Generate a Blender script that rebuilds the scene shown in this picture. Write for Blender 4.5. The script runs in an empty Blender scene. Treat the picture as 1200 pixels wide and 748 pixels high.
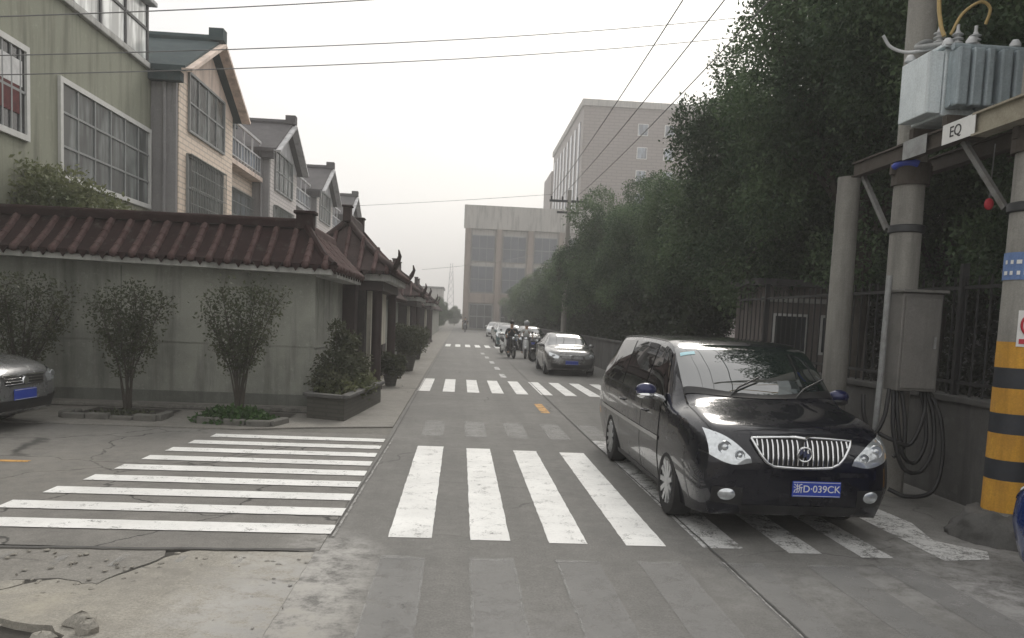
import bpy, bmesh, math, random
import numpy as np
from mathutils import Vector, Matrix
R = math.radians
sc = bpy.context.scene
COL = sc.collection

# ------------------------------------------------------------------ camera
F, CX, CY = 930.0, 600.0, 450.0            # focal length and principal point of the photo, in its own 1200 px frame
cam_d = bpy.data.cameras.new('camera')
cam = bpy.data.objects.new('camera', cam_d); COL.objects.link(cam)
cam_d.sensor_fit = 'HORIZONTAL'; cam_d.sensor_width = 36.0
cam_d.lens = F/1200*36; cam_d.shift_y = (CY-374)/1200
cam_d.clip_start = 0.05; cam_d.clip_end = 3000
def cam_axes(yaw, pitch, roll):
    f = Vector((math.sin(yaw), math.cos(yaw), 0)); r = Vector((math.cos(yaw), -math.sin(yaw), 0)); u = Vector((0,0,1))
    f2 = f*math.cos(pitch) - u*math.sin(pitch); u2 = u*math.cos(pitch) + f*math.sin(pitch)
    return r*math.cos(roll) + u2*math.sin(roll), u2*math.cos(roll) - r*math.sin(roll), f2
cr, cu, cf = cam_axes(R(3.880), R(4.759), R(2.4))
cam.matrix_world = Matrix(((cr.x,cu.x,-cf.x,0),(cr.y,cu.y,-cf.y,0),(cr.z,cu.z,-cf.z,1.9),(0,0,0,1)))
sc.camera = cam

# ------------------------------------------------------------------ light
SUN_EL, SUN_AZ = R(42), R(20)              # azimuth from +Y (down the road) towards +X
w = bpy.data.worlds.new('World'); sc.world = w; w.use_nodes = True
nt = w.node_tree; nt.nodes.clear()
o_ = nt.nodes.new('ShaderNodeOutputWorld'); bg = nt.nodes.new('ShaderNodeBackground')
sky = nt.nodes.new('ShaderNodeTexSky'); sky.sky_type = 'NISHITA'; sky.sun_disc = False
sky.sun_elevation = SUN_EL; sky.sun_rotation = SUN_AZ; sky.dust_density = 6; sky.air_density = 1.2; sky.ozone_density = 1
hs = nt.nodes.new('ShaderNodeHueSaturation'); hs.inputs['Saturation'].default_value = 0.22
mx = nt.nodes.new('ShaderNodeMix'); mx.data_type = 'RGBA'; mx.inputs[0].default_value = 0.80
# an uneven overcast layer over the clear sky, a little brighter and warmer round the hidden sun
tc = nt.nodes.new('ShaderNodeTexCoord'); cn = nt.nodes.new('ShaderNodeTexNoise'); cn.inputs['Scale'].default_value = 2.2; cn.inputs['Detail'].default_value = 5
cm = nt.nodes.new('ShaderNodeMapping'); cm.inputs['Scale'].default_value = (1, 1, 2.5); nt.links.new(tc.outputs['Generated'], cm.inputs[0]); nt.links.new(cm.outputs[0], cn.inputs['Vector'])
cr_ = nt.nodes.new('ShaderNodeMapRange'); cr_.inputs[1].default_value = .3; cr_.inputs[2].default_value = .7; cr_.inputs[3].default_value = .93; cr_.inputs[4].default_value = 1.05; nt.links.new(cn.outputs['Fac'], cr_.inputs[0])
dp = nt.nodes.new('ShaderNodeVectorMath'); dp.operation = 'DOT_PRODUCT'; nt.links.new(tc.outputs['Generated'], dp.inputs[0]); dp.inputs[1].default_value = (math.sin(SUN_AZ)*math.cos(R(20)), math.cos(SUN_AZ)*math.cos(R(20)), math.sin(R(20)))
gr_ = nt.nodes.new('ShaderNodeMapRange'); gr_.inputs[1].default_value = .80; gr_.inputs[2].default_value = 1.0; nt.links.new(dp.outputs['Value'], gr_.inputs[0])
cc = nt.nodes.new('ShaderNodeMix'); cc.data_type = 'RGBA'; cc.inputs[6].default_value = (7.8, 7.70, 7.53, 1); cc.inputs[7].default_value = (8.6, 8.2, 7.5, 1); nt.links.new(gr_.outputs[0], cc.inputs[0])
cs = nt.nodes.new('ShaderNodeVectorMath'); cs.operation = 'SCALE'; nt.links.new(cc.outputs[2], cs.inputs[0]); nt.links.new(cr_.outputs[0], cs.inputs['Scale']); nt.links.new(cs.outputs[0], mx.inputs[7])
nt.links.new(sky.outputs[0], hs.inputs['Color']); nt.links.new(hs.outputs[0], mx.inputs[6])
nt.links.new(mx.outputs[2], bg.inputs[0]); bg.inputs[1].default_value = 0.11
nt.links.new(bg.outputs[0], o_.inputs[0])
sl = bpy.data.lights.new('sun', 'SUN'); sl.energy = 1.0; sl.angle = R(20); sl.color = (1, 0.94, 0.86)
so = bpy.data.objects.new('sun', sl); COL.objects.link(so)
sd = Vector((math.sin(SUN_AZ)*math.cos(SUN_EL), math.cos(SUN_AZ)*math.cos(SUN_EL), math.sin(SUN_EL)))
so.rotation_euler = sd.to_track_quat('Z', 'Y').to_euler(); so.location = (0, 0, 60)
sc.view_settings.view_transform = 'Standard'; sc.view_settings.look = 'None'
sc.view_settings.gamma = 1; sc.view_settings.use_curve_mapping = False
sc.view_settings.exposure = 0.5
sc.cycles.max_bounces = 6; sc.cycles.volume_bounces = 1; sc.cycles.diffuse_bounces = 3
sc.cycles.glossy_bounces = 3; sc.cycles.transmission_bounces = 4; sc.cycles.transparent_max_bounces = 8
HAZE_DENSITY = 0.0025

# ------------------------------------------------------------------ materials
class NB:
    """small node-building helper"""
    def __init__(s, name):
        s.m = bpy.data.materials.new(name); s.m.use_nodes = True; s.t = s.m.node_tree
        s.b = s.t.nodes['Principled BSDF']; s.out = s.t.nodes['Material Output']
    def n(s, typ, **kw):
        x = s.t.nodes.new('ShaderNode'+typ)
        for k, v in kw.items(): setattr(x, k, v)
        return x
    def l(s, a, b): s.t.links.new(a, b)
    def coord(s, kind='Object'):
        if kind == 'World': return s.n('NewGeometry').outputs['Position']
        return s.n('TexCoord').outputs[kind]
    def noise(s, co, scale, detail=4, rough=0.6, stretch=None):
        if stretch:
            mp = s.n('Mapping'); mp.inputs['Scale'].default_value = stretch; s.l(co, mp.inputs[0]); co = mp.outputs[0]
        x = s.n('TexNoise'); x.inputs['Scale'].default_value = scale; x.inputs['Detail'].default_value = detail
        x.inputs['Roughness'].default_value = rough; s.l(co, x.inputs['Vector']); return x.outputs['Fac']
    def rng(s, v, a, b, c=0.0, d=1.0):
        x = s.n('MapRange'); x.inputs[1].default_value = a; x.inputs[2].default_value = b
        x.inputs[3].default_value = c; x.inputs[4].default_value = d; s.l(v, x.inputs[0]); return x.outputs[0]
    def math(s, op, a, b=None):
        x = s.n('Math', operation=op)
        for i, q in enumerate((a, b)):
            if q is None: continue
            if isinstance(q, (int, float)): x.inputs[i].default_value = q
            else: s.l(q, x.inputs[i])
        return x.outputs[0]
    def mix(s, fac, a, b, mode='MIX'):
        x = s.n('Mix', data_type='RGBA', blend_type=mode)
        for i, q in ((0, fac), (6, a), (7, b)):
            if isinstance(q, (int, float)): x.inputs[i].default_value = q
            elif isinstance(q, tuple): x.inputs[i].default_value = (*q, 1) if len(q) == 3 else q
            else: s.l(q, x.inputs[i])
        return x.outputs[2]
    def bump(s, h, strength=0.3, dist=0.01):
        x = s.n('Bump'); x.inputs['Strength'].default_value = strength; x.inputs['Distance'].default_value = dist
        s.l(h, x.inputs['Height']); s.l(x.outputs[0], s.b.inputs['Normal'])
    def col(s, c):
        if isinstance(c, tuple): s.b.inputs['Base Color'].default_value = (*c, 1)
        else: s.l(c, s.b.inputs['Base Color'])
    def set(s, rough=0.6, metal=0.0, **kw):
        s.b.inputs['Roughness'].default_value = rough; s.b.inputs['Metallic'].default_value = metal
        for k, v in kw.items(): s.b.inputs[k].default_value = v
        return s.m
    def spot(s, co, cx, cy, rx, ry):
        mp = s.n('Mapping'); mp.inputs['Location'].default_value = (-cx/rx, -cy/ry, 0); mp.inputs['Scale'].default_value = (1/rx, 1/ry, 0)
        s.l(co, mp.inputs[0]); v = s.n('VectorMath', operation='LENGTH'); s.l(mp.outputs[0], v.inputs[0])
        return s.rng(v.outputs['Value'], 1.0, 0.25)

def simple(name, c, rough=0.6, metal=0.0, var=0.18, scale=6.0, bump=0.0, co='Object', **kw):
    b = NB(name); k = b.coord(co)
    n1 = b.noise(k, scale, 5); n2 = b.noise(k, scale*7, 3)
    v = b.math('MULTIPLY', b.rng(n1, 0.25, 0.75, 1-var, 1+var), b.rng(n2, 0.2, 0.8, 1-var*0.5, 1+var*0.5))
    x = b.n('VectorMath', operation='SCALE'); x.inputs[0].default_value = c; b.l(v, x.inputs['Scale'])
    b.col(x.outputs[0])
    if bump: b.bump(n2, bump, 0.01)
    return b.set(rough, metal, **kw)

def dirty(name, c, c2, rough=0.85, scale=1.2, streak=True, co='World', bump=0.15, lo=0.42, hi=0.68):
    """a plaster or concrete skin with blotches, run-off streaks and grain"""
    b = NB(name); k = b.coord(co)
    big = b.rng(b.noise(k, scale, 6, 0.65), lo, hi)
    col = b.mix(big, c, c2)
    if streak:
        st = b.rng(b.noise(k, 3.0, 5, 0.65, (1.0, 1.0, 0.10)), 0.48, 0.68)
        col = b.mix(b.math('MULTIPLY', b.rng(b.noise(k, 7, 5, 0.7), 0.56, 0.70), 0.5), col, tuple(min(x*1.35, .8) for x in c))
        col = b.mix(b.math('MULTIPLY', st, 0.7), col, tuple(x*0.5 for x in c2))
    gr = b.noise(k, 60, 3); col = b.mix(0.35, col, b.rng(gr, 0.25, 0.75, 0.55, 1.35), 'MULTIPLY')
    b.col(col); b.bump(gr, bump, 0.01)
    return b.set(rough)

def ground_mat(name, c, c2, c3, spots=(), crack=0.35, cscale=0.42, cmask=0.5):
    b = NB(name); k = b.coord('World')
    n1 = b.rng(b.noise(k, 0.55, 6, 0.62), 0.35, 0.68); n2 = b.rng(b.noise(k, 2.6, 5, 0.7), 0.40, 0.72)
    n3 = b.rng(b.noise(k, 0.9, 4, 0.6, (2.2, 0.10, 1)), 0.42, 0.70)         # long streaks along the road
    col = b.mix(n1, c, c2); col = b.mix(b.math('MULTIPLY', n2, 0.6), col, c3)
    col = b.mix(b.math('MULTIPLY', n3, 0.35), col, tuple(x*0.62 for x in c))
    gr = b.noise(k, 62, 5, 0.8); gr2 = b.noise(k, 320, 2, 0.6); md_ = b.noise(k, 9, 6, 0.75)
    col = b.mix(0.8, col, b.rng(md_, 0.3, 0.7, 0.82, 1.18), 'MULTIPLY')
    col = b.mix(0.8, col, b.rng(gr, 0.28, 0.72, 0.50, 1.50), 'MULTIPLY'); col = b.mix(0.5, col, b.rng(gr2, 0.25, 0.75, 0.6, 1.4), 'MULTIPLY')
    # pebble-sized dark specks
    vo = b.n('TexVoronoi', feature='F1'); vo.inputs['Scale'].default_value = 22; b.l(k, vo.inputs['Vector'])
    sp = b.math('MULTIPLY', b.rng(vo.outputs['Distance'], 0.16, 0.08), b.rng(b.noise(k, 1.7, 2), 0.5, 0.62))
    col = b.mix(b.math('MULTIPLY', sp, 0.55), col, (0.05, 0.05, 0.045))
    # hairline cracks
    if crack:
        wp = b.n('TexNoise'); wp.inputs['Scale'].default_value = 2.3; wp.inputs['Detail'].default_value = 4; b.l(k, wp.inputs['Vector'])
        wm = b.n('VectorMath', operation='MULTIPLY_ADD'); b.l(wp.outputs['Color'], wm.inputs[0]); wm.inputs[1].default_value = (0.5, 0.5, 0); b.l(k, wm.inputs[2])
        vc = b.n('TexVoronoi', feature='DISTANCE_TO_EDGE'); vc.inputs['Scale'].default_value = cscale; b.l(wm.outputs[0], vc.inputs['Vector'])
        ck = b.math('MULTIPLY', b.rng(vc.outputs['Distance'], 0.007*cscale/.42, 0.002*cscale/.42), b.rng(b.noise(k, 0.35, 2), cmask, cmask+0.08))
        col = b.mix(b.math('MULTIPLY', ck, crack), col, (0.03, 0.03, 0.028))
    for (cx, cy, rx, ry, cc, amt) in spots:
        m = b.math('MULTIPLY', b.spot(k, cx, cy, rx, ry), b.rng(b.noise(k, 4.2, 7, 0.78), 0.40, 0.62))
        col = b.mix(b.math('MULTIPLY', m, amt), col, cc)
    b.col(col); hh = b.math('ADD', gr, b.math('MULTIPLY', gr2, 0.5)); b.bump(hh, 0.25, 0.006)
    return b.set(0.85)

def paint_mat(name, c, wear, under, amt=1.0):
    """road paint worn through in flecks to the surface below"""
    b = NB(name); k = b.coord('World')
    a = b.noise(k, 5, 6, 0.75); f = b.noise(k, 60, 4, 0.8)
    m = b.rng(b.math('ADD', b.math('MULTIPLY', a, 0.55), b.math('MULTIPLY', f, 0.45)), wear, wear+0.10)
    col = b.mix(0.5, c, b.rng(b.noise(k, 1.3, 4), 0.3, 0.7, 0.72, 1.2), 'MULTIPLY')
    col = b.mix(b.math('MULTIPLY', b.rng(b.noise(k, 24, 5, 0.75), 0.50, 0.68), 0.25), col, under)
    b.col(col); tr = b.n('BsdfTransparent'); ms = b.n('MixShader'); b.l(b.math('MULTIPLY', m, amt), ms.inputs[0])
    b.l(tr.outputs[0], ms.inputs[1]); b.l(b.b.outputs[0], ms.inputs[2]); b.l(ms.outputs[0], b.out.inputs[0])
    return b.set(0.7)

def leaf_mat(name, c1, c2, c3):
    b = NB(name); k = b.coord('Object')
    a = b.rng(b.noise(k, 0.75, 3, 0.55), 0.42, 0.60); f = b.rng(b.noise(k, 9, 2), 0.35, 0.7)
    col = b.mix(a, c1, c2); col = b.mix(b.math('MULTIPLY', b.math('MULTIPLY', f, b.rng(a, 0, 1, 0.25, 1.0)), 0.9), col, c3)
    oi = b.n('ObjectInfo'); col = b.mix(0.5, col, b.rng(oi.outputs['Random'], 0, 1, 0.75, 1.3), 'MULTIPLY')
    b.col(col); b.b.inputs['Specular IOR Level'].default_value = 0.25
    tr = b.n('BsdfTranslucent'); b.l(col, tr.inputs[0])
    ms = b.n('MixShader'); ms.inputs[0].default_value = 0.28
    b.l(b.b.outputs[0], ms.inputs[1]); b.l(tr.outputs[0], ms.inputs[2]); b.l(ms.outputs[0], b.out.inputs[0])
    return b.set(0.55)

def tile_mat(name, c, c2):
    b = NB(name); k = b.coord('World')
    a = b.rng(b.noise(k, 2.2, 5, 0.7), 0.35, 0.68); f = b.noise(k, 22, 4, 0.7)
    col = b.mix(a, c, c2)
    col = b.mix(b.math('MULTIPLY', b.rng(b.noise(k, 5, 5, 0.7), 0.55, 0.7), 0.45), col, (0.10, 0.095, 0.085))
    col = b.mix(0.4, col, b.rng(f, 0.25, 0.75, 0.6, 1.4), 'MULTIPLY')
    b.col(col); b.bump(f, 0.2, 0.01); return b.set(0.8, 0, **{'Specular IOR Level': 0.15})

def car_paint(name, c, metal=0.35):
    b = NB(name); k = b.coord('Object')
    d = b.rng(b.noise(k, 2.5, 5, 0.7), 0.45, 0.75)
    b.col(b.mix(b.math('MULTIPLY', d, 0.03), c, (0.20, 0.19, 0.17)))
    b.l(b.rng(d, 0, 1, 0.22, 0.42), b.b.inputs['Roughness'])
    b.b.inputs['Metallic'].default_value = metal
    b.b.inputs['Specular IOR Level'].default_value = 0.15; b.b.inputs['Coat Weight'].default_value = 1.0; b.b.inputs['Coat Roughness'].default_value = 0.04
    return b.m

GL = dict(spots=())
M = {}
M['road'] = ground_mat('road_surface', (0.166,0.162,0.153), (0.205,0.200,0.188), (0.135,0.132,0.124), spots=(
    (-0.95,5.2,0.50,1.9,(0.54,0.53,0.51),1.0), (-0.95,6.2,0.5,0.45,(0.42,0.41,0.39),0.7), (-1.05,4.2,0.75,2.4,(0.31,0.295,0.262),0.9), (4.0,5.6,1.1,0.8,(0.42,0.41,0.40),0.95),
    (4.4,6.6,1.4,0.8,(0.36,0.355,0.345),0.8), (2.9,5.4,1.4,0.9,(0.30,0.295,0.285),0.7), (4.6,5.0,1.2,0.7,(0.42,0.41,0.40),0.9), (3.2,9.3,1.0,2.2,(0.05,0.05,0.05),0.5),  # dark patch under the van: its shadow put into the road colour
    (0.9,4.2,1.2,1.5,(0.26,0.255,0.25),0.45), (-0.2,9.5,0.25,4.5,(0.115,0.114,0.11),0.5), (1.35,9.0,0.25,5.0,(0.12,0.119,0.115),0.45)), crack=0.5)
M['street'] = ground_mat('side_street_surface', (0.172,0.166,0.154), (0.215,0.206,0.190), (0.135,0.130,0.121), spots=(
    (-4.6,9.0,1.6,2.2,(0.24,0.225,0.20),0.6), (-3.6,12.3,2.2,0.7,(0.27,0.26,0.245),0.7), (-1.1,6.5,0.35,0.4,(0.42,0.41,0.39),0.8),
    (-6.3,11.2,0.9,0.8,(0.04,0.04,0.038),0.6)), crack=0.9, cscale=.6, cmask=.42)  # dark patch below the silver car's nose: its shadow put into the colour
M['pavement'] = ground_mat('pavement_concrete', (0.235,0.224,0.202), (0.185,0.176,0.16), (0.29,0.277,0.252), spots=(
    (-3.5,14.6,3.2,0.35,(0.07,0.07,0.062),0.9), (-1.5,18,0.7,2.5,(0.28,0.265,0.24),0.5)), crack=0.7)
M['apron'] = ground_mat('broken_concrete', (0.335,0.316,0.275), (0.28,0.264,0.23), (0.235,0.224,0.20), spots=(
    (-1.25,5.0,0.60,1.9,(0.54,0.53,0.51),1.0), (-0.95,3.6,0.9,3.4,(0.19,0.186,0.176),0.95), (-2.6,4.9,0.6,0.5,(0.40,0.37,0.30),0.6), (-2.0,5.5,0.9,0.5,(0.20,0.19,0.17),0.7)), crack=0.7, cscale=0.8, cmask=0.44)
M['soil'] = ground_mat('soil_and_hole_shade', (0.035,0.032,0.027), (0.055,0.05,0.042), (0.025,0.023,0.02), crack=0)
M['ground'] = ground_mat('bare_ground', (0.15,0.145,0.13), (0.19,0.18,0.16), (0.11,0.11,0.10), crack=0)
M['white_paint'] = paint_mat('white_road_paint', (0.80,0.80,0.78), 0.355, (0.45,0.45,0.44))
M['thin_paint'] = paint_mat('thin_white_road_paint', (0.62,0.62,0.61), 0.41, (0.28,0.28,0.275))
M['old_paint'] = paint_mat('worn_off_road_paint', (0.31,0.308,0.30), 0.38, (0.165,0.163,0.157), 0.52)
M['faded_paint'] = paint_mat('faded_road_paint', (0.40,0.398,0.385), 0.40, (0.17,0.168,0.16), 0.55)
M['old_edge'] = paint_mat('worn_paint_edge', (0.40,0.40,0.39), 0.46, (0.165,0.163,0.157), 0.45)
M['yellow_paint'] = paint_mat('yellow_road_paint', (0.60,0.33,0.09), 0.40, (0.26,0.22,0.16))
M['joint'] = simple('tar_joint', (0.09,0.088,0.084), 0.9)
M['chalk'] = paint_mat('pale_joint_fill', (0.40,0.395,0.38), 0.44, (0.18,0.18,0.175), 0.9)
M['wall_plaster'] = dirty('grey_green_plaster', (0.33,0.335,0.295), (0.22,0.227,0.20), scale=0.9, lo=.38, hi=.62)
M['wall_base'] = dirty('dark_base_plaster', (0.165,0.172,0.152), (0.11,0.115,0.10), scale=1.6)  # darker tone for the band along the foot of the wall
M['white_trim'] = dirty('pale_trim', (0.50,0.50,0.48), (0.34,0.34,0.32), scale=2.5)
M['tile'] = tile_mat('darkened_red_roof_tile', (0.022,0.012,0.011), (0.036,0.019,0.018))  # darker than the cover rows: shade between them put into the colour
M['tile_cover'] = tile_mat('lightened_red_cover_tile', (0.066,0.038,0.036), (0.115,0.074,0.070))
M['tile_dark'] = tile_mat('weathered_grey_tile', (0.040,0.028,0.027), (0.068,0.048,0.045))
M['brown_col'] = simple('dark_red_column_paint', (0.032,0.017,0.016), 0.55, var=0.3)
M['brown_dark'] = simple('dark_timber', (0.028,0.022,0.020), 0.7, var=0.3)
M['panel_white'] = dirty('cream_panel', (0.62,0.59,0.50), (0.50,0.475,0.40), scale=2)
M['green_render'] = dirty('olive_green_render', (0.275,0.282,0.220), (0.25,0.256,0.198), scale=0.5, lo=0.35, hi=0.75, bump=0.08)
M['window_white'] = simple('white_window_frame', (0.58,0.58,0.56), 0.5, var=0.1)
M['window_grey'] = simple('grey_window_frame', (0.24,0.25,0.25), 0.5, var=0.1)
M['dark_metal'] = simple('dark_metal', (0.045,0.047,0.05), 0.5, 0.3)
M['bars'] = simple('window_bars', (0.20,0.21,0.20), 0.5, 0.3)
def window_glass(name, c, rough=0.12):
    b = NB(name); k = b.coord('World'); n = b.noise(k, 1.1, 3, 0.5); n2 = b.noise(k, 2.6, 3, 0.6, (1, 1, 0.16))
    b.col(b.mix(b.math('MULTIPLY', b.rng(n2, 0.44, 0.60), b.rng(n, 0.35, 0.6, .4, 1)), c, tuple(x*3.0 for x in c))); b.bump(b.noise(k, 2.0, 2), 0.05, 0.02)
    return b.set(rough, 0.0, IOR=1.6)
M['pane'] = window_glass('house_window_glass', (0.085,0.092,0.090))
M['pane_dark'] = window_glass('dark_window_glass', (0.02,0.022,0.024))
M['pane_blue'] = window_glass('blue_grey_curtain_glass', (0.10,0.115,0.135), 0.2)
M['office_glass'] = simple('dull_blue_grey_office_glass', (0.085,0.095,0.115), 0.35, var=0.12, scale=.5, co='World')
M['curtain'] = simple('dark_red_curtain', (0.10,0.018,0.02), 0.9, var=0.4)
M['cloth_white'] = simple('white_cloth', (0.6,0.6,0.6), 0.9, var=0.2)
M['sunroom'] = window_glass('sunroom_glass', (0.38,0.39,0.38), 0.15)
M['teal_roof'] = tile_mat('teal_grey_roof', (0.050,0.070,0.075), (0.075,0.098,0.10))
M['grey_roof'] = tile_mat('grey_roof_tile', (0.085,0.082,0.085), (0.12,0.115,0.118))
def tile_wall(name, c, c2, sx, sz, mortar):
    b = NB(name); k = b.coord('World')
    sx_ = b.n('SeparateXYZ'); b.l(k, sx_.inputs[0]); cb = b.n('CombineXYZ')
    b.l(b.math('ADD', sx_.outputs[0], sx_.outputs[1]), cb.inputs[0]); b.l(sx_.outputs[2], cb.inputs[1])
    br = b.n('TexBrick'); b.l(cb.outputs[0], br.inputs['Vector']); br.inputs['Scale'].default_value = 1.0
    br.inputs['Brick Width'].default_value = sx; br.inputs['Row Height'].default_value = sz; br.inputs['Mortar Size'].default_value = mortar
    br.inputs['Color1'].default_value = (*c, 1); br.inputs['Color2'].default_value = (*c2, 1); br.inputs['Mortar'].default_value = tuple(x*0.62 for x in c)+(1,)
    col = b.mix(b.math('MULTIPLY', b.rng(b.noise(k, 0.7, 5), 0.4, 0.7), 0.4), br.outputs['Color'], tuple(x*0.78 for x in c))
    b.col(col); return b.set(0.6)
M['beige_tile'] = tile_wall('beige_wall_tile', (0.80,0.67,0.55), (0.75,0.62,0.51), 0.50, 0.16, 0.022)
M['beige_trim'] = dirty('pinkish_beige_trim', (0.78,0.64,0.55), (0.70,0.57,0.49), scale=1.5)
M['grey_side'] = dirty('grey_side_render', (0.29,0.282,0.284), (0.245,0.24,0.243), scale=0.8)
M['lilac_wall'] = tile_wall('pale_lilac_wall_tile', (0.60,0.56,0.54), (0.55,0.515,0.50), 0.50, 0.16, 0.022)
M['grey_trim'] = dirty('pale_grey_trim', (0.52,0.52,0.53), (0.42,0.42,0.43), scale=1.5)
M['brick_far'] = tile_wall('pinkish_brick', (0.24,0.205,0.188), (0.225,0.192,0.176), 1.6, 0.5, 0.06)
M['stone_far'] = dirty('light_stone_band', (0.40,0.385,0.36), (0.34,0.33,0.31), scale=0.3)
M['orange_far'] = dirty('orange_brown_pilaster', (0.27,0.225,0.195), (0.24,0.20,0.175), scale=0.3)
M['bark'] = dirty('tree_bark', (0.07,0.06,0.048), (0.045,0.038,0.03), scale=5, co='Object', bump=0.5)
M['leaf_big'] = leaf_mat('evergreen_leaf', (0.032,0.062,0.032), (0.084,0.136,0.066), (0.155,0.215,0.108))
M['leaf_hedge'] = leaf_mat('hedge_leaf', (0.020,0.032,0.017), (0.032,0.046,0.022), (0.05,0.064,0.03))
M['leaf_shrub'] = leaf_mat('dusty_shrub_leaf', (0.055,0.065,0.038), (0.085,0.093,0.055), (0.12,0.125,0.078))
M['leaf_vine'] = leaf_mat('olive_bush_leaf', (0.085,0.105,0.05), (0.14,0.155,0.075), (0.21,0.22,0.125))
M['leaf_weed'] = leaf_mat('bright_weed_leaf', (0.035,0.085,0.022), (0.055,0.12,0.03), (0.09,0.16,0.05))
M['pole_concrete'] = dirty('pole_concrete', (0.30,0.29,0.265), (0.25,0.24,0.22), scale=2.0, bump=0.25)
M['black_paint'] = simple('black_stripe_paint', (0.022,0.025,0.032), 0.6, var=0.3)
M['yellow_stripe'] = dirty('ochre_stripe_paint', (0.66,0.34,0.04), (0.54,0.27,0.035), scale=3, bump=0.05)
M['blue_band'] = dirty('faded_blue_sign', (0.15,0.24,0.46), (0.12,0.19,0.38), scale=5, bump=0.0)
M['sign_white'] = simple('sign_white', (0.72,0.72,0.70), 0.5, var=0.08)
M['sign_red'] = simple('sign_red', (0.50,0.03,0.05), 0.5, var=0.1)
M['sign_black'] = simple('sign_black', (0.015,0.015,0.016), 0.6)
M['steel'] = dirty('galvanised_steel', (0.30,0.31,0.31), (0.20,0.20,0.195), scale=6, rough=0.5, streak=False, bump=0.05)
M['strut_steel'] = dirty('weathered_strut_steel', (0.17,0.17,0.165), (0.10,0.09,0.08), scale=8, rough=0.6, streak=False)
M['rust_steel'] = dirty('rusty_steel', (0.07,0.06,0.05), (0.05,0.038,0.03), scale=6, streak=False)
M['cream_steel'] = dirty('cream_steel', (0.34,0.31,0.24), (0.24,0.215,0.165), scale=6, streak=False)
M['tank_skylit_paint'] = dirty('skylit_blue_grey_enamel', (0.66,0.72,0.74), (0.56,0.62,0.64), scale=3, rough=0.45, bump=0.02)  # lighter than the fins: skylight on the road side put into the colour
M['fin_paint'] = dirty('grey_blue_enamel', (0.36,0.42,0.45), (0.29,0.34,0.37), scale=3, rough=0.45, bump=0.02)
M['cabinet'] = dirty('dull_grey_cabinet', (0.165,0.158,0.148), (0.125,0.12,0.112), scale=3, rough=0.45, bump=0.02)
M['rubber'] = simple('black_rubber', (0.014,0.014,0.015), 0.75, var=0.3)
M['cable'] = simple('black_cable', (0.013,0.013,0.014), 0.5)
M['wire'] = simple('overhead_wire', (0.16,0.16,0.16), 0.6)
M['rope_yellow'] = simple('yellow_cable', (0.42,0.30,0.12), 0.6)
M['blue_plastic'] = simple('blue_plastic', (0.05,0.08,0.42), 0.4)
M['porcelain'] = simple('porcelain', (0.55,0.56,0.57), 0.25)
M['low_wall'] = dirty('grey_low_wall', (0.115,0.113,0.108), (0.075,0.073,0.069), scale=1.1)
M['fence'] = simple('black_iron_fence', (0.02,0.02,0.02), 0.6, 0.2)
M['pink_house'] = dirty('pale_pinkish_render', (0.19,0.165,0.155), (0.15,0.132,0.124), scale=1)
M['chrome'] = simple('chrome', (0.75,0.76,0.77), 0.12, 1.0, var=0.05)
M['alloy'] = simple('alloy_rim', (0.55,0.56,0.57), 0.28, 0.9, var=0.1)
M['van_paint'] = car_paint('midnight_blue_paint', (0.004,0.0045,0.010), 0.1)
M['van_mirror'] = car_paint('blue_mirror_paint', (0.012,0.016,0.075), 0.3)
M['silver_paint'] = car_paint('silver_grey_paint', (0.22,0.225,0.23), 0.5)
M['sedan_paint'] = car_paint('warm_silver_paint', (0.19,0.19,0.188), 0.5)
M['blue_paint'] = car_paint('dark_blue_paint', (0.010,0.035,0.17), 0.2)
M['white_car'] = car_paint('white_car_paint', (0.70,0.71,0.71), 0.0)
M['teal_car'] = car_paint('teal_car_paint', (0.06,0.12,0.13), 0.3)
M['black_car'] = car_paint('black_car_paint', (0.012,0.012,0.013), 0.2)
def car_glass(name, c, ior):
    b = NB(name); b.col(c); return b.set(0.015, 0.0, IOR=ior)
M['car_glass'] = car_glass('tinted_car_glass', (0.010,0.016,0.016), 3.2)
M['side_glass'] = car_glass('dark_side_glass', (0.004,0.005,0.005), 3.0)
M['plastic'] = simple('black_trim_plastic', (0.012,0.012,0.013), 0.45)
M['lamp_lens'] = simple('headlight_reflector', (0.66,0.69,0.71), 0.10, 0.7, var=0.22, scale=34)
M['lamp_dark'] = simple('headlight_inner', (0.46,0.48,0.50), 0.28, 0.7)
M['tail_red'] = simple('tail_lamp_red', (0.30,0.012,0.012), 0.15)
M['plate_blue'] = simple('number_plate_blue', (0.022,0.055,0.36), 0.4, var=0.08)
M['skin'] = simple('skin', (0.42,0.26,0.18), 0.55, var=0.08)
M['hair'] = simple('black_hair', (0.012,0.011,0.01), 0.6)
M['shirt_white'] = simple('white_shirt', (0.68,0.68,0.67), 0.9, var=0.1)
M['shirt_dark'] = simple('dark_jacket', (0.025,0.026,0.03), 0.9, var=0.2)
M['trousers'] = simple('dark_trousers', (0.03,0.032,0.04), 0.9, var=0.2)
M['helmet'] = simple('grey_helmet', (0.30,0.31,0.32), 0.3)
M['brick_box'] = tile_wall('mossy_planter_brick', (0.085,0.082,0.07), (0.07,0.066,0.056), 0.24, 0.07, 0.012)
M['stone_edge'] = dirty('rough_stone', (0.16,0.155,0.14), (0.10,0.098,0.088), scale=4, streak=False, bump=0.5)
M['tower_steel'] = simple('hazy_tower_steel', (0.30,0.30,0.31), 0.7)

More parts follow.
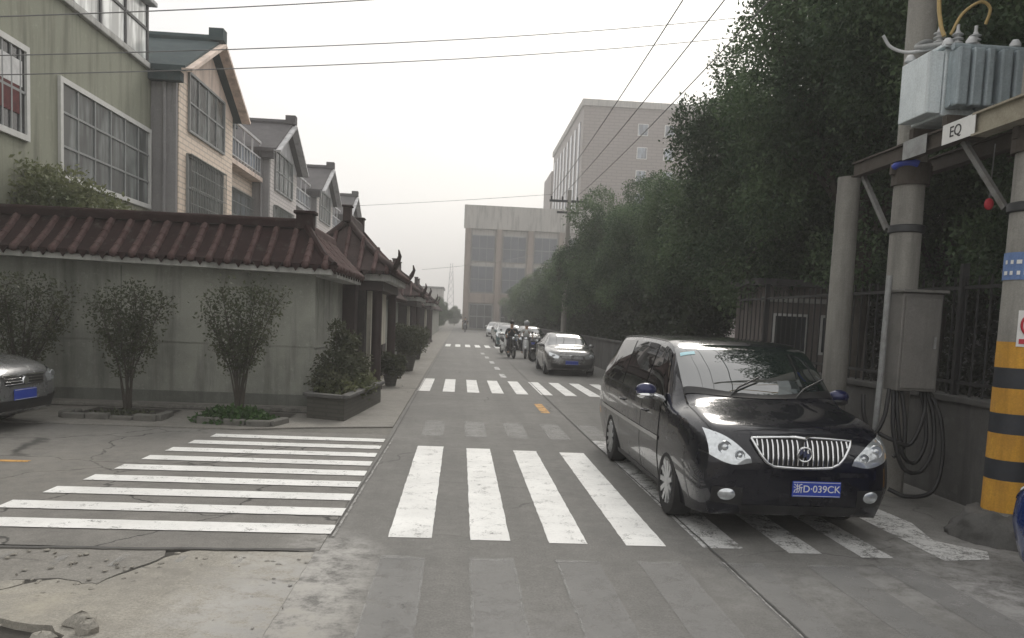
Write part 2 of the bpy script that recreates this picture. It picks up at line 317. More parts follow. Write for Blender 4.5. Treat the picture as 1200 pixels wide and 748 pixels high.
# ------------------------------------------------------------------ mesh building
def nrm(v):
    n = math.sqrt(sum(c*c for c in v)); return tuple(c/n for c in v) if n > 1e-9 else (0,0,1)
class MB:
    def __init__(s): s.v = []; s.f = []
    def add(s, vs, fs):
        o = len(s.v); s.v += [tuple(map(float, p)) for p in vs]; s.f += [tuple(i+o for i in f) for f in fs]; return s
    def box(s, a, b, rz=0.0, c=None):
        """axis box from corner a to corner b, optionally turned about c"""
        x0,y0,z0 = a; x1,y1,z1 = b
        vs = [(x,y,z) for z in (z0,z1) for y in (y0,y1) for x in (x0,x1)]
        if rz:
            c = c or ((x0+x1)/2, (y0+y1)/2); ca, sa = math.cos(rz), math.sin(rz)
            vs = [(c[0]+(x-c[0])*ca-(y-c[1])*sa, c[1]+(x-c[0])*sa+(y-c[1])*ca, z) for x,y,z in vs]
        return s.add(vs, [(0,2,3,1),(4,5,7,6),(0,1,5,4),(2,6,7,3),(0,4,6,2),(1,3,7,5)])
    def beam(s, p, q, wd, ht, up=(0,0,1)):
        """a bar of rectangular section between two points"""
        p, q, up = Vector(p), Vector(q), Vector(up); d = (q-p).normalized()
        x = d.cross(up); x = x.normalized() if x.length > 1e-6 else Vector((1,0,0)); y = x.cross(d)
        vs = [tuple(e + x*sx*wd/2 + y*sy*ht/2) for e in (p,q) for sx,sy in ((-1,-1),(1,-1),(1,1),(-1,1))]
        return s.add(vs, [(0,3,2,1),(4,5,6,7),(0,1,5,4),(1,2,6,5),(2,3,7,6),(3,0,4,7)])
    def tube(s, path, r, n=8, cap=True):
        path = [Vector(p) for p in path]; rs = r if isinstance(r, (list, tuple)) else [r]*len(path)
        rings = []; prev = None
        for i, p in enumerate(path):
            d = (path[min(i+1, len(path)-1)] - path[max(i-1, 0)]).normalized()
            if prev is None:
                a = d.cross(Vector((0,0,1)));  a = a if a.length > 1e-3 else d.cross(Vector((1,0,0)))
            else: a = prev - d*prev.dot(d)
            a.normalize(); b = d.cross(a); prev = a
            rings.append([tuple(p + (a*math.cos(t) + b*math.sin(t))*rs[i]) for t in [2*math.pi*k/n for k in range(n)]])
        vs = [q for ring in rings for q in ring]; fs = []
        for i in range(len(rings)-1):
            for k in range(n): fs.append((i*n+k, i*n+(k+1)%n, (i+1)*n+(k+1)%n, (i+1)*n+k))
        if cap: fs += [tuple(range(n-1,-1,-1)), tuple((len(rings)-1)*n+k for k in range(n))]
        return s.add(vs, fs)
    def lathe(s, prof, c=(0,0,0), n=24, axis='z', closed=False):
        vs = []; fs = []
        for r_, h_ in prof:
            for k in range(n):
                t = 2*math.pi*k/n; a, b = r_*math.cos(t), r_*math.sin(t)
                vs.append({'z': (c[0]+a, c[1]+b, c[2]+h_), 'x': (c[0]+h_, c[1]+a, c[2]+b), 'y': (c[0]+b, c[1]+h_, c[2]+a)}[axis])
        m = len(prof)
        for i in range(m if closed else m-1):
            j = (i+1) % m
            for k in range(n): fs.append((i*n+k, i*n+(k+1)%n, j*n+(k+1)%n, j*n+k))
        if not closed: fs += [tuple(range(n-1,-1,-1)), tuple((m-1)*n+k for k in range(n))]
        return s.add(vs, fs)
    def grid(s, pts):
        """pts[i][j] -> quads"""
        a, b = len(pts), len(pts[0]); vs = [p for row in pts for p in row]
        return s.add(vs, [(i*b+j, i*b+j+1, (i+1)*b+j+1, (i+1)*b+j) for i in range(a-1) for j in range(b-1)])
    def prism(s, poly, lo, hi, axis='z'):
        """a flat outline pushed from lo to hi along an axis"""
        n = len(poly)
        def P(p, h): return {'z': (p[0],p[1],h), 'x': (h,p[0],p[1]), 'y': (p[0],h,p[1])}[axis]
        vs = [P(p, lo) for p in poly] + [P(p, hi) for p in poly]
        return s.add(vs, [tuple(range(n-1,-1,-1)), tuple(range(n,2*n))] + [(k,(k+1)%n,n+(k+1)%n,n+k) for k in range(n)])
    def flat(s, poly, z): return s.add([(x,y,z) for x,y in poly], [tuple(range(len(poly)))])
    def ball(s, c, r, n=12, m=8):
        rr = r if isinstance(r, tuple) else (r,r,r); vs = []; fs = []
        for i in range(m+1):
            t = math.pi*i/m
            for k in range(n):
                p = 2*math.pi*k/n; vs.append((c[0]+rr[0]*math.sin(t)*math.cos(p), c[1]+rr[1]*math.sin(t)*math.sin(p), c[2]-rr[2]*math.cos(t)))
        for i in range(m):
            for k in range(n): fs.append((i*n+k, i*n+(k+1)%n, (i+1)*n+(k+1)%n, (i+1)*n+k))
        return s.add(vs, fs)
    def mesh(s, name, mat, smooth=None, fix=True):
        me = bpy.data.meshes.new(name); me.from_pydata(s.v, [], s.f)
        if fix:
            bm = bmesh.new(); bm.from_mesh(me); bmesh.ops.remove_doubles(bm, verts=bm.verts, dist=1e-5)
            bmesh.ops.recalc_face_normals(bm, faces=bm.faces); bm.to_mesh(me); bm.free()
        me.materials.append(mat)
        if smooth is not None:
            me.polygons.foreach_set('use_smooth', [True]*len(me.polygons))
            if smooth < 180: me.set_sharp_from_angle(angle=R(smooth))
        me.update(); return me
    def build(s, name, mat, parent=None, smooth=None, world=False, bevel=0, fix=True):
        if world and parent is not None:
            L = parent.location; s.v = [(x-L.x, y-L.y, z-L.z) for x,y,z in s.v]
        o = bpy.data.objects.new(name, s.mesh(name, mat, smooth, fix)); COL.objects.link(o)
        if parent is not None: o.parent = parent
        if bevel:
            b = o.modifiers.new('bevel', 'BEVEL'); b.width = bevel; b.segments = 2; b.limit_method = 'ANGLE'; b.angle_limit = R(40)
        return o
def tag(o, label, cat, group=None, kind=None):
    if label: o['label'] = label
    if cat: o['category'] = cat
    if group: o['group'] = group
    if kind: o['kind'] = kind
    return o
def thing(name, label, cat, loc=(0,0,0), rz=0.0, group=None):
    o = bpy.data.objects.new(name, None); o.empty_display_size = 0.2; COL.objects.link(o)
    o.location = loc; o.rotation_euler = (0,0,rz); return tag(o, label, cat, group)
def struct(name, mb, mat, **k): return tag(mb.build(name, mat, **k), None, None, kind='structure')
def copy_tree(o, parent=None):
    c = o.copy(); COL.objects.link(c)
    if parent is not None: c.parent = parent
    for ch in list(o.children): copy_tree(ch, c)
    return c
def text_part(name, txt, mat, parent, size, mw, ext=0.002):
    cu_ = bpy.data.curves.new(name, 'FONT'); cu_.body = txt; cu_.size = size; cu_.extrude = ext; cu_.align_x = 'CENTER'; cu_.align_y = 'CENTER'
    t = bpy.data.objects.new(name, cu_); COL.objects.link(t)
    me = bpy.data.meshes.new_from_object(t.evaluated_get(bpy.context.evaluated_depsgraph_get()))
    bpy.data.objects.remove(t); me.materials.clear(); me.materials.append(mat)
    o = bpy.data.objects.new(name, me); COL.objects.link(o); o.parent = parent; o.matrix_local = mw; return o

# ================================================================== THE SETTING
random.seed(7); RN = random.Random(11)
mb = MB(); mb.grid([[(-470+i*94, -150+j*110, -0.012) for j in range(11)] for i in range(11)]); struct('ground', mb, M['ground'])
def sheet(name, poly, z, mat): return struct(name, MB().flat(poly, z), mat)
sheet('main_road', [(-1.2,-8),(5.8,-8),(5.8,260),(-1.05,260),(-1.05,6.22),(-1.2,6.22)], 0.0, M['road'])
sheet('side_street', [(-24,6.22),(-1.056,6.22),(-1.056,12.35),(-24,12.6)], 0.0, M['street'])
# pavement: a slab a hand's breadth high in front of the wall, flush where cars cross it
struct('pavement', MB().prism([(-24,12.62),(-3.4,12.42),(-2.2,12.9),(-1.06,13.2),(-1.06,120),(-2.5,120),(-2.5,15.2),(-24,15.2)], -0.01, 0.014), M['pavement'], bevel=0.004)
struct('kerb', MB().prism([(-24,14.55),(-2.3,14.55),(-2.3,15.1),(-24,15.1)], 0.02, 0.09), M['pavement'], bevel=0.015)
# the broken concrete apron near the camera: irregular slabs with open cracks between them, over soil whose dark colour also gives the hole its shade
sheet('shade_dark_soil_bed', [(-24,-8),(-1.206,-8),(-1.206,6.21),(-24,6.21)], -0.004, M['soil'])
def jag(p, q, n, amp, rnd):
    out = []
    for i in range(n):
        t = i/n; d = Vector((q[0]-p[0], q[1]-p[1])); nn = Vector((-d.y, d.x)).normalized()
        a = 0 if i == 0 else rnd.uniform(-amp, amp); out.append((p[0]+d.x*t+nn.x*a, p[1]+d.y*t+nn.y*a))
    return out
def crackline(pts, seed, amp=0.035):
    rnd = random.Random(seed); out = []
    for a, b in zip(pts[:-1], pts[1:]): out += jag(a, b, max(3, int(math.dist(a,b)/0.09)), amp, rnd)
    return out + [pts[-1]]
def off(line, dx, dy): return [(x+dx, y+dy) for x, y in line]
ap = MB()
def slab(poly, zf, thick=0.14):
    """slab with a top that follows zf(x, y)"""
    n = len(poly); vs = [(x,y,zf(x,y)) for x,y in poly] + [(x,y,zf(x,y)-thick) for x,y in poly]
    ap.add(vs, [tuple(range(n)), tuple(range(2*n-1,n-1,-1))] + [((k+1)%n,k,n+k,n+(k+1)%n) for k in range(n)])
zlow = lambda x,y: 0.006
zap = lambda x,y: 0.004 + (max(0, 5.6-y)*0.035 + max(0, -1.3-x)*0.004)*max(0,min(1,(-1.12-x)/0.9))
cA = crackline([(-24,6.05),(-4.2,6.08),(-3.3,6.10),(-2.2,6.14),(-1.62,6.16),(-1.08,6.2)], 1, 0.012)
cB = crackline([(-24,5.2),(-3.6,5.15),(-2.75,5.42),(-2.50,5.38),(-2.36,5.33),(-2.28,5.62),(-2.1,6.05)], 2, 0.03)
# upper band: between the street joint and the curved crack
slab(off(cA[:],0,0)[:] [::-1] + off(cB,-0.012,0.018)[:-1] + [(-2.14,6.10)], zlow) if False else None
iA = min(range(len(cA)), key=lambda i: abs(cA[i][0]+2.1))
slab([(x,y-0.0) for x,y in cA[:iA]][::-1] + off(cB[:-1], -0.008, 0.028), zlow)
struct('broken_slab', ap, M['pavement'], fix=False); ap = MB()
HOLE = [(-2.78,4.72),(-2.62,4.66),(-2.50,4.60),(-2.38,4.56),(-2.26,4.55),(-2.20,4.46),(-2.12,4.40),(-2.10,4.22),(-2.2,3.9),(-2.6,3.75),(-3.0,3.9),(-3.1,4.4),(-2.95,4.66)]
cC = crackline([(-2.75,5.36),(-2.95,5.05),(-2.93,4.70)], 3, 0.02); cD = crackline([(-2.6,3.72),(-2.7,-8)], 4, 0.02)
left = off(cB[:[i for i,p in enumerate(cB) if p[0] < -2.72][-1]], 0, -0.02) + off(cC,-0.012,0)[1:] + [p for p in [(-3.1,4.4),(-3.0,3.9)]] + off(cD,-0.01,0) + [(-24,-8)]
right = off(cB[[i for i,p in enumerate(cB) if p[0] < -2.72][-1]+1:], 0.012, -0.02) + [(-2.06,6.08)] + [(x,y-0.008) for x,y in cA[iA+1:]] + crackline([(-1.075,6.15),(-1.06,-8)], 8, 0.006)[1:] + off(cD,0.01,0)[::-1] + [(-2.2,3.9),(-2.10,4.22),(-2.12,4.40),(-2.20,4.46),(-2.26,4.55),(-2.38,4.56),(-2.50,4.60),(-2.62,4.66),(-2.78,4.72)] + off(cC,0.012,0)[::-1][1:]
slab(left, zap); slab(right, zap)
struct('concrete_apron', ap, M['apron'], fix=False)
# broken lumps at the open hole
def lump(c, r, seed):
    rnd = random.Random(seed); m = MB().ball((0,0,0), 1.0, 7, 5)
    m.v = [(c[0]+x*r[0]*rnd.uniform(.75,1.2), c[1]+y*r[1]*rnd.uniform(.75,1.2), c[2]+z*r[2]*rnd.uniform(.7,1.15)) for x,y,z in m.v]; return m
rub = 'broken concrete lumps by the hole'
for i,(c,r,lb) in enumerate([((-2.10,4.56,0.07),(.10,.07,.055),'pale broken concrete lump at the right rim of the dark hole'), ((-2.02,4.44,0.07),(.06,.06,.06),'small upright concrete lump at the frame bottom, right of the dark hole'),
     ((-2.24,4.40,0.03),(.08,.06,.04),'flat concrete lump sunk inside the dark hole')]):
    tag(lump(c,r,20+i).build('concrete_lump', M['apron'], smooth=30), lb, 'rubble', rub)
# loose bits along the cracks
for i in range(110):
    t = RN.random(); x = -3.6+2.6*t**1.2; y = (5.3+0.75*RN.random()) if i % 3 else (4.55+0.9*RN.random())
    if i == 0: bits = MB()
    q = lump((x,y,0.012+zap(x,y)*.5),(RN.uniform(.005,.026),RN.uniform(.005,.022),RN.uniform(.004,.011)), 40+i); bits.add(q.v, q.f)
tag(bits.build('gravel_bits', M['apron'], smooth=30), None, None, kind='stuff')

# painted markings
def stripes(name, rects, z, mat):
    m = MB()
    for (x0,y0,x1,y1) in rects:
        n = max(2, int(max(x1-x0, y1-y0)/0.12)); rr = random.Random(int(x0*97+y0*31)); e = 0.0035
        if y1-y0 > x1-x0:
            l = [(x0+rr.uniform(-e,e), y0+(y1-y0)*i/n) for i in range(n+1)]; r_ = [(x1+rr.uniform(-e,e), y0+(y1-y0)*i/n) for i in range(n+1)]
        else:
            l = [(x0+(x1-x0)*i/n, y1+rr.uniform(-e,e)) for i in range(n+1)]; r_ = [(x0+(x1-x0)*i/n, y0+rr.uniform(-e,e)) for i in range(n+1)]
        for i in range(n): m.add([(*l[i],z),(*l[i+1],z),(*r_[i+1],z),(*r_[i],z)], [(0,1,2,3)])
    return struct(name, m, mat)
stripes('zebra_crossing', [(-0.55,6.65,-0.18,11.4),(0.15,6.62,0.49,11.32),(0.82,6.58,1.15,11.25),(1.48,6.56,1.83,11.2)], 0.004, M['white_paint'])
stripes('thin_zebra_crossing', [(2.15,6.54,2.5,12.4),(2.86,6.44,3.15,11.0),(3.46,6.36,3.74,11.0)], 0.004, M['thin_paint'])
struct('edge_marking', MB().flat([(4.16,6.32),(4.60,6.38),(4.75,6.62),(4.45,6.95),(4.62,7.6),(4.5,9.4),(4.15,9.4)], 0.004), M['thin_paint'])
xs = [-0.55,0.14,0.82,1.48,2.15,2.86,3.46]
stripes('old_zebra_marks', [(x,2.2,x+0.34,6.1) for x in xs], 0.004, M['old_paint'])
stripes('old_zebra_band', [(x,12.4,x+0.34,14.15) for x in xs[:5]], 0.004, M['faded_paint'])
stripes('old_zebra_edges', [(x-0.01,6.04,x+0.35,6.13) for x in xs] + [(x-0.01,2.2,x+0.012,6.0) for x in xs[:3]] + [(x+0.33,2.2,x+0.35,6.0) for x in xs[:2]] + [(x,14.1,x+0.34,14.2) for x in xs[:5]] + [(x,12.4,x+0.02,14.15) for x in xs[:5]], 0.008, M['old_edge'])
sidex = []
for i in range(9):
    y = 6.84 + i*0.615; xl = [-4.6,-4.12,-4.02,-3.92,-3.86,-3.80,-3.74,-3.66,-3.55][i]
    sidex.append((xl, y-0.145, -1.03-0.004*i, y+0.145))
stripes('side_zebra_crossing', sidex, 0.008, M['white_paint'])
stripes('old_side_marks', [(-3.3+0.42*i, 5.72, -3.24+0.42*i, 6.0) for i in range(5)], 0.0135, M['old_edge'])
stripes('middle_zebra_crossing', [(-1.0+0.615*i, 19.7, -0.70+0.615*i, 23.6) for i in range(9)], 0.004, M['white_paint'])
stripes('distant_zebra_crossing', [(-0.9+0.62*i, 48.5, -0.58+0.62*i, 52.5) for i in range(9)], 0.004, M['white_paint'])
stripes('centre_line_mark', [(1.70,15.9,1.88,17.6)], 0.004, M['yellow_paint'])
stripes('centre_dashes', [(1.34,25.0,1.52,26.6),(1.32,28.6,1.50,30.2),(1.28,32.4,1.46,34.0),(1.2,36.2,1.38,37.8),(1.1,40,1.28,41.6)], 0.004, M['thin_paint'])
struct('yellow_mark', MB().flat([(-6.4,9.36),(-4.95,9.42),(-4.95,9.52),(-6.4,9.5)], 0.004), M['yellow_paint'])
# joints between road slabs
def joint(name, pts, wd, z, mat, seed):
    m = MB(); l = crackline(pts, seed, 0.004); a = [(x-wd/2,y) for x,y in l]; b_ = [(x+wd/2,y) for x,y in l]
    for i in range(len(l)-1): m.add([(*a[i],z),(*a[i+1],z),(*b_[i+1],z),(*b_[i],z)], [(0,3,2,1)])
    return struct(name, m, mat)
joint('road_joint', [(2.22,-6),(2.20,6.2),(2.13,12.5),(2.10,60)], 0.016, 0.0125, M['joint'], 5)
joint('pale_joint', [(2.19,-6),(2.17,6.1)], 0.012, 0.0165, M['chalk'], 6)
joint('edge_joint', [(-1.03,6.6),(-0.98,12.5),(-0.95,60)], 0.012, 0.0125, M['joint'], 9)
joint('pale_edge_joint', [(-1.0,6.6),(-0.95,12.0)], 0.02, 0.0165, M['chalk'], 10)
for k, yy in enumerate((8.9, 17.9, 26.5)):
    mj = MB(); l = crackline([(-1.0,yy),(2.1,yy-0.04),(4.6,yy)], 30+k, 0.006)
    for a, b in zip(l[:-1], l[1:]): mj.add([(a[0],a[1]-.01,.0205),(b[0],b[1]-.01,.0205),(b[0],b[1]+.01,.0205),(a[0],a[1]+.01,.0205)], [(0,1,2,3)])
    if yy > 12: struct('cross_joint', mj, M['joint'])
joint('side_joint', [(-24,6.2),(-1.1,6.2)], 0.03, 0.0125, M['joint'], 12) if False else None
mj = MB()
for a, b in zip(cA[:-1], cA[1:]): mj.add([(a[0],a[1]-.002,.0165),(b[0],b[1]-.002,.0165),(b[0],b[1]+.045,.0165),(a[0],a[1]+.045,.0165)], [(0,1,2,3)])
struct('street_joint', mj, M['joint'])

# ================================================================== WALLS AND GATES ON THE LEFT
def half_tile_row(m, lo, hi, r=0.055, sag=0.03, nseg=5, dirn=None):
    """one row of round cover tiles running up the slope, stepped like lapped tiles"""
    lo, hi = Vector(lo), Vector(hi); pts = []
    for i in range(nseg+1):
        t = i/nseg; p = lo.lerp(hi, t); p.z -= sag*math.sin(math.pi*t); pts.append(p)
    for i in range(nseg):
        a, b = pts[i], pts[i+1]; ov = (b-a)*0.08
        m.tube([a, b+ov], [r*1.08, r*0.92], 8)
def tile_slope(e0, e1, r0, r1, n, root, mat_pan, mat_cov, r=0.055, name='tile_slope', sag=0.03):
    """pan surface + rows of cover tiles between an eave edge e0-e1 and a ridge edge r0-r1"""
    e0, e1, r0, r1 = map(Vector, (e0, e1, r0, r1)); pan = MB(); rows = []
    ns = 5
    for j in range(ns+1):
        t = j/ns; a = e0.lerp(r0, t); b = e1.lerp(r1, t); dz = sag*math.sin(math.pi*t)
        rows.append([tuple(a.lerp(b, k/8) - Vector((0,0,dz))) for k in range(9)])
    pan.grid(rows); low = [[(x,y,z-0.05) for x,y,z in row] for row in rows]; pan.grid([q[::-1] for q in low])
    o = pan.build(name, mat_pan, root, world=True, smooth=30)
    cov = MB(); d = (e1-e0).normalized(); L = (e1-e0).length; u0 = (r0-e0).dot(d); u1 = (r1-e0).dot(d)
    up = (r0-e0) - d*u0                                                   # straight up the slope
    for k in range(n):
        u = L*(k+0.5+random.uniform(-.07,.07))/n; f = 1.0; rr_ = r*random.uniform(.9,1.08)
        if u < u0: f = u/u0
        if u > u1: f = min(f, (L-u)/max(L-u1, 1e-6))
        if f < .12: continue
        tt = min(max((u-u0)/max(u1-u0,1e-6),0),1); full = r0.lerp(r1,tt)-(e0+d*(u0+(u1-u0)*tt)); lo = e0+d*u; hi = lo+full*f; z_ = Vector((0,0,.012))
        half_tile_row(cov, lo+z_, hi+z_+d*random.uniform(-.02,.02), rr_, sag*f, max(2, int(round(5*f))))
        cov.ball(tuple(lo), (r*1.12,)*3, 8, 6)
    drip = MB()
    for k in range(n+1):                                                  # pointed drip tiles between the rows
        q = e0+d*(L*k/n); o_ = (-up.normalized()); o_.z = 0; o_ = o_.normalized()*.012; w2 = min(.09, L/n*.30)
        a, b, c_ = q-d*w2, q+d*w2, q-Vector((0,0,.115))
        drip.add([a+o_+Vector((0,0,.02)), b+o_+Vector((0,0,.02)), c_+o_, a-o_+Vector((0,0,.02)), b-o_+Vector((0,0,.02)), c_-o_], [(0,1,2),(5,4,3),(0,3,4,1),(1,4,5,2),(2,5,3,0)])
    c = drip.build('drip_tile', mat_pan, None); c.data.transform(Matrix.Translation(-root.location)); c.parent = o
    c = cov.build('cover_tile', mat_cov, None, smooth=40)
    c.data.transform(Matrix.Translation(-root.location)); c.parent = o
    return o

gw = thing('perimeter_wall', 'grey green plastered wall with red tiled coping facing the side street', 'wall', (-2.7,15,0))
MB().box((-24,15.0,-0.05),(-2.7,15.3,2.62)).box((-3.0,15.3,-0.05),(-2.7,18.4,2.62)).build('wall_face', M['wall_plaster'], gw, world=True, bevel=0.012)
MB().box((-24,14.955,-0.05),(-2.665,14.998,0.30)).box((-2.698,15.0,-0.05),(-2.66,18.4,0.30)).build('wall_foot_band', M['wall_base'], gw, world=True, bevel=0.01)
MB().box((-24,14.986,1.20),(-2.7,14.998,1.225)).box((-2.698,15.0,1.17),(-2.686,18.4,1.195)).build('render_joint', M['wall_plaster'], gw, world=True)
MB().box((-6.2,14.99,0.3),(-6.185,14.998,2.55)).build('render_joint', M['wall_base'], gw, world=True)
ez = lambda x: 2.80 - (x+8.3)*0.017
pf = []
for xx in (-24, -2.32): pf.append(xx)
MB().add([(-24,14.55,ez(-24)-.17),(-2.32,14.55,ez(-2.32)-.17),(-2.32,14.55,ez(-2.32)-.055),(-24,14.55,ez(-24)-.055),
          (-24,15.02,ez(-24)-.17),(-2.72,15.02,ez(-2.32)-.17),(-2.72,15.02,ez(-2.32)-.055),(-24,15.02,ez(-24)-.055)],
         [(0,1,2,3),(4,7,6,5),(0,4,5,1),(3,2,6,7),(1,5,6,2),(0,3,7,4)]).build('eave_board', M['white_trim'], gw, world=True)
MB().box((-2.70,15.04,2.50),(-2.32,18.6,2.62)).build('eave_board', M['white_trim'], gw, world=True)
tile_slope((-13.0,14.50,ez(-13)-.02),(-2.30,14.50,ez(-2.3)-.02),(-13.0,15.28,3.42),(-3.0,15.28,3.40), 32, gw, M['tile'], M['tile_cover'], .064)
tile_slope((-2.28,14.55,2.66),(-2.28,18.55,2.66),(-2.98,15.3,3.38),(-2.98,18.55,3.38), 11, gw, M['tile'], M['tile_cover'], .064)
MB().box((-13,15.30,3.30),(-3.05,15.55,3.44)).build('back_board', M['tile'], gw, world=True)
MB().box((-13,15.20,3.405),(-2.98,15.38,3.50)).tube([(-13,15.29,3.52),(-2.98,15.29,3.51)],0.075,10).build('ridge', M['tile'], gw, world=True, smooth=40)
MB().box((-3.07,15.3,3.37),(-2.89,18.6,3.46)).tube([(-2.98,15.35,3.48),(-2.98,18.6,3.48)],0.065,10).build('ridge', M['tile_cover'], gw, world=True, smooth=40)
MB().box((-3.12,15.17,3.38),(-2.80,15.42,3.66)).box((-3.16,15.13,3.66),(-2.76,15.46,3.72)).build('ridge_end', M['tile'], gw, world=True, bevel=0.015)
# hip between the two roofs
MB().tube([(-2.30,14.52,2.70),(-2.55,14.80,2.90),(-2.92,15.22,3.42)],0.075,8).build('hip_tiles', M['tile'], gw, world=True, smooth=40)

def gatehouse(y0, y1, label, sc_=1.0, dark=True, n=14):
    """a small gate with a hipped tiled roof and upturned corner ridges, standing at the road edge"""
    g = thing('gatehouse', label, 'gate', (-2.5, y0, 0), group='tiled gatehouses along the road')
    xe0, xe1 = -4.35, -1.60; ze = 2.86*sc_; zr = 4.12*sc_; xr = -2.92; ya, yb = y0+1.5, y1-1.5
    cov = M['tile_cover'] if dark else M['tile_dark']
    tile_slope((xe1,y0,ze),(xe1,y1,ze),(xr,ya,zr),(xr,yb,zr), n, g, M['tile_dark'], cov, sag=0.10)
    tile_slope((xe0,y0,ze),(xe1,y0,ze),(xr-.02,ya,zr),(xr+.02,ya,zr), 8, g, M['tile_dark'], cov, sag=0.10)
    tile_slope((xe1,y1,ze),(xe0,y1,ze),(xr+.02,yb,zr),(xr-.02,yb,zr), 8, g, M['tile_dark'], cov, sag=0.10)
    tile_slope((xe0,y1,ze),(xe0,y0,ze),(xr,yb,zr),(xr,ya,zr), n, g, M['tile_dark'], cov, sag=0.10)
    MB().box((xr-.09,ya-.15,zr-.03),(xr+.09,yb+.15,zr+.14)).tube([(xr,ya-.2,zr+.16),(xr,yb+.2,zr+.16)],.085,8).build('ridge', M['tile_dark'], g, world=True, smooth=40)
    for yy, s_ in ((ya,-1),(yb,1)):
        MB().box((xr-.10,yy+s_*.1-.13,zr),(xr+.10,yy+s_*.1+.13,zr+.36)).box((xr-.13,yy+s_*.1-.16,zr+.36),(xr+.13,yy+s_*.1+.16,zr+.41)).build('ridge_end', M['tile_dark'], g, world=True, bevel=.02)
    for (cx_, cy_, yr) in ((xe1,y0,ya),(xe1,y1,yb),(xe0,y0,ya),(xe0,y1,yb)):
        a = Vector((xr,yr,zr+.05)); b = Vector((cx_,cy_,ze+.05)); d = (b-a)
        path = [a, a.lerp(b,.35)-Vector((0,0,.09)), a.lerp(b,.7)-Vector((0,0,.10)), b+Vector((0,0,.02)), b+Vector((d.x*.05,d.y*.05,.14)), b+Vector((d.x*.10,d.y*.10,.31)), b+Vector((d.x*.075,d.y*.085,.46))]
        MB().tube(path,[.08,.08,.08,.08,.066,.045,.014],8).build('upturned_hip', M['tile_dark'], g, world=True, smooth=50)
    MB().box((xe0+.12,y0+.14,ze-.22),(xe1-.10,y1-.14,ze-.06)).build('soffit', M['white_trim'], g, world=True, bevel=.015)
    MB().box((xe0+.4,y0+.4,ze-.45),(xe1-.28,y1-.4,ze-.22)).build('lintel', M['brown_col'], g, world=True, bevel=.01)
    for yy in (y0+.62, y1-.62):
        MB().lathe([(.17,0.0),(.17,.16),(.125,.2),(.118,ze-.45)], (xe1-.44,yy,0), 16).build('column', M['brown_col'], g, world=True, smooth=40)
    MB().box((-2.32,y0+.75,0),(-2.20,y1-.75,ze-.45)).build('gate_panel', M['panel_white'], g, world=True, bevel=.01)
    MB().box((-2.19,y0+1.0,.12),(-2.155,y0+2.0,1.0)).box((-2.19,y1-2.0,.12),(-2.155,y1-1.0,1.0)).build('door_leaf', M['brown_dark'], g, world=True, bevel=.01)
    MB().box((-2.95,y0+.30,0),(-2.30,y0+.74,ze-.45)).build('gate_pier', M['brown_dark'], g, world=True, bevel=.01)
    MB().box((-2.95,y1-.74,0),(-2.30,y1-.30,ze-.45)).build('gate_pier', M['brown_dark'], g, world=True, bevel=.01)
    return g
gatehouse(19.0, 24.4, 'nearest tiled gatehouse with dark red columns and upturned eaves by the wall corner')
gatehouse(33.5, 38.5, 'second tiled gatehouse along the road, half hidden beyond the nearest one', 0.93)
gatehouse(50.0, 55.0, 'third and smallest tiled gatehouse, far down the left side of the road', 0.93)
MB().box((-2.75,18.42,-.02),(-2.42,18.95,2.60)).build('gate_post', M['brown_col'], None, bevel=.015)
tag(bpy.data.objects['gate_post'], 'dark red post where the plastered wall meets the nearest gatehouse', 'post')
for (a, b, lb) in ((24.6,33.3,'grey wall stretch between the first and second gatehouses'), (38.7,49.8,'grey wall stretch beyond the second gatehouse'), (55.2,95,'far grey wall stretch beyond the last gatehouse')):
    g = thing('roadside_wall', lb, 'wall', (-2.6,a,0), group='roadside walls between the gatehouses')
    MB().box((-2.85,a,-.02),(-2.6,b,2.35)).build('wall_face', M['wall_plaster'], g, world=True)
    tile_slope((-2.28,a,2.4),(-2.28,b,2.4),(-2.72,a,2.85),(-2.72,b,2.85), int((b-a)/.36), g, M['tile'], M['tile_dark'])
    tile_slope((-3.16,b,2.4),(-3.16,a,2.4),(-2.72,b,2.85),(-2.72,a,2.85), int((b-a)/.36), g, M['tile'], M['tile_dark'])
    MB().box((-3.1,a,2.32),(-2.34,b,2.38)).build('eave_board', M['white_trim'], g, world=True)
    MB().tube([(-2.72,a,2.9),(-2.72,b,2.9)],.075,8).build('ridge', M['tile'], g, world=True, smooth=40)

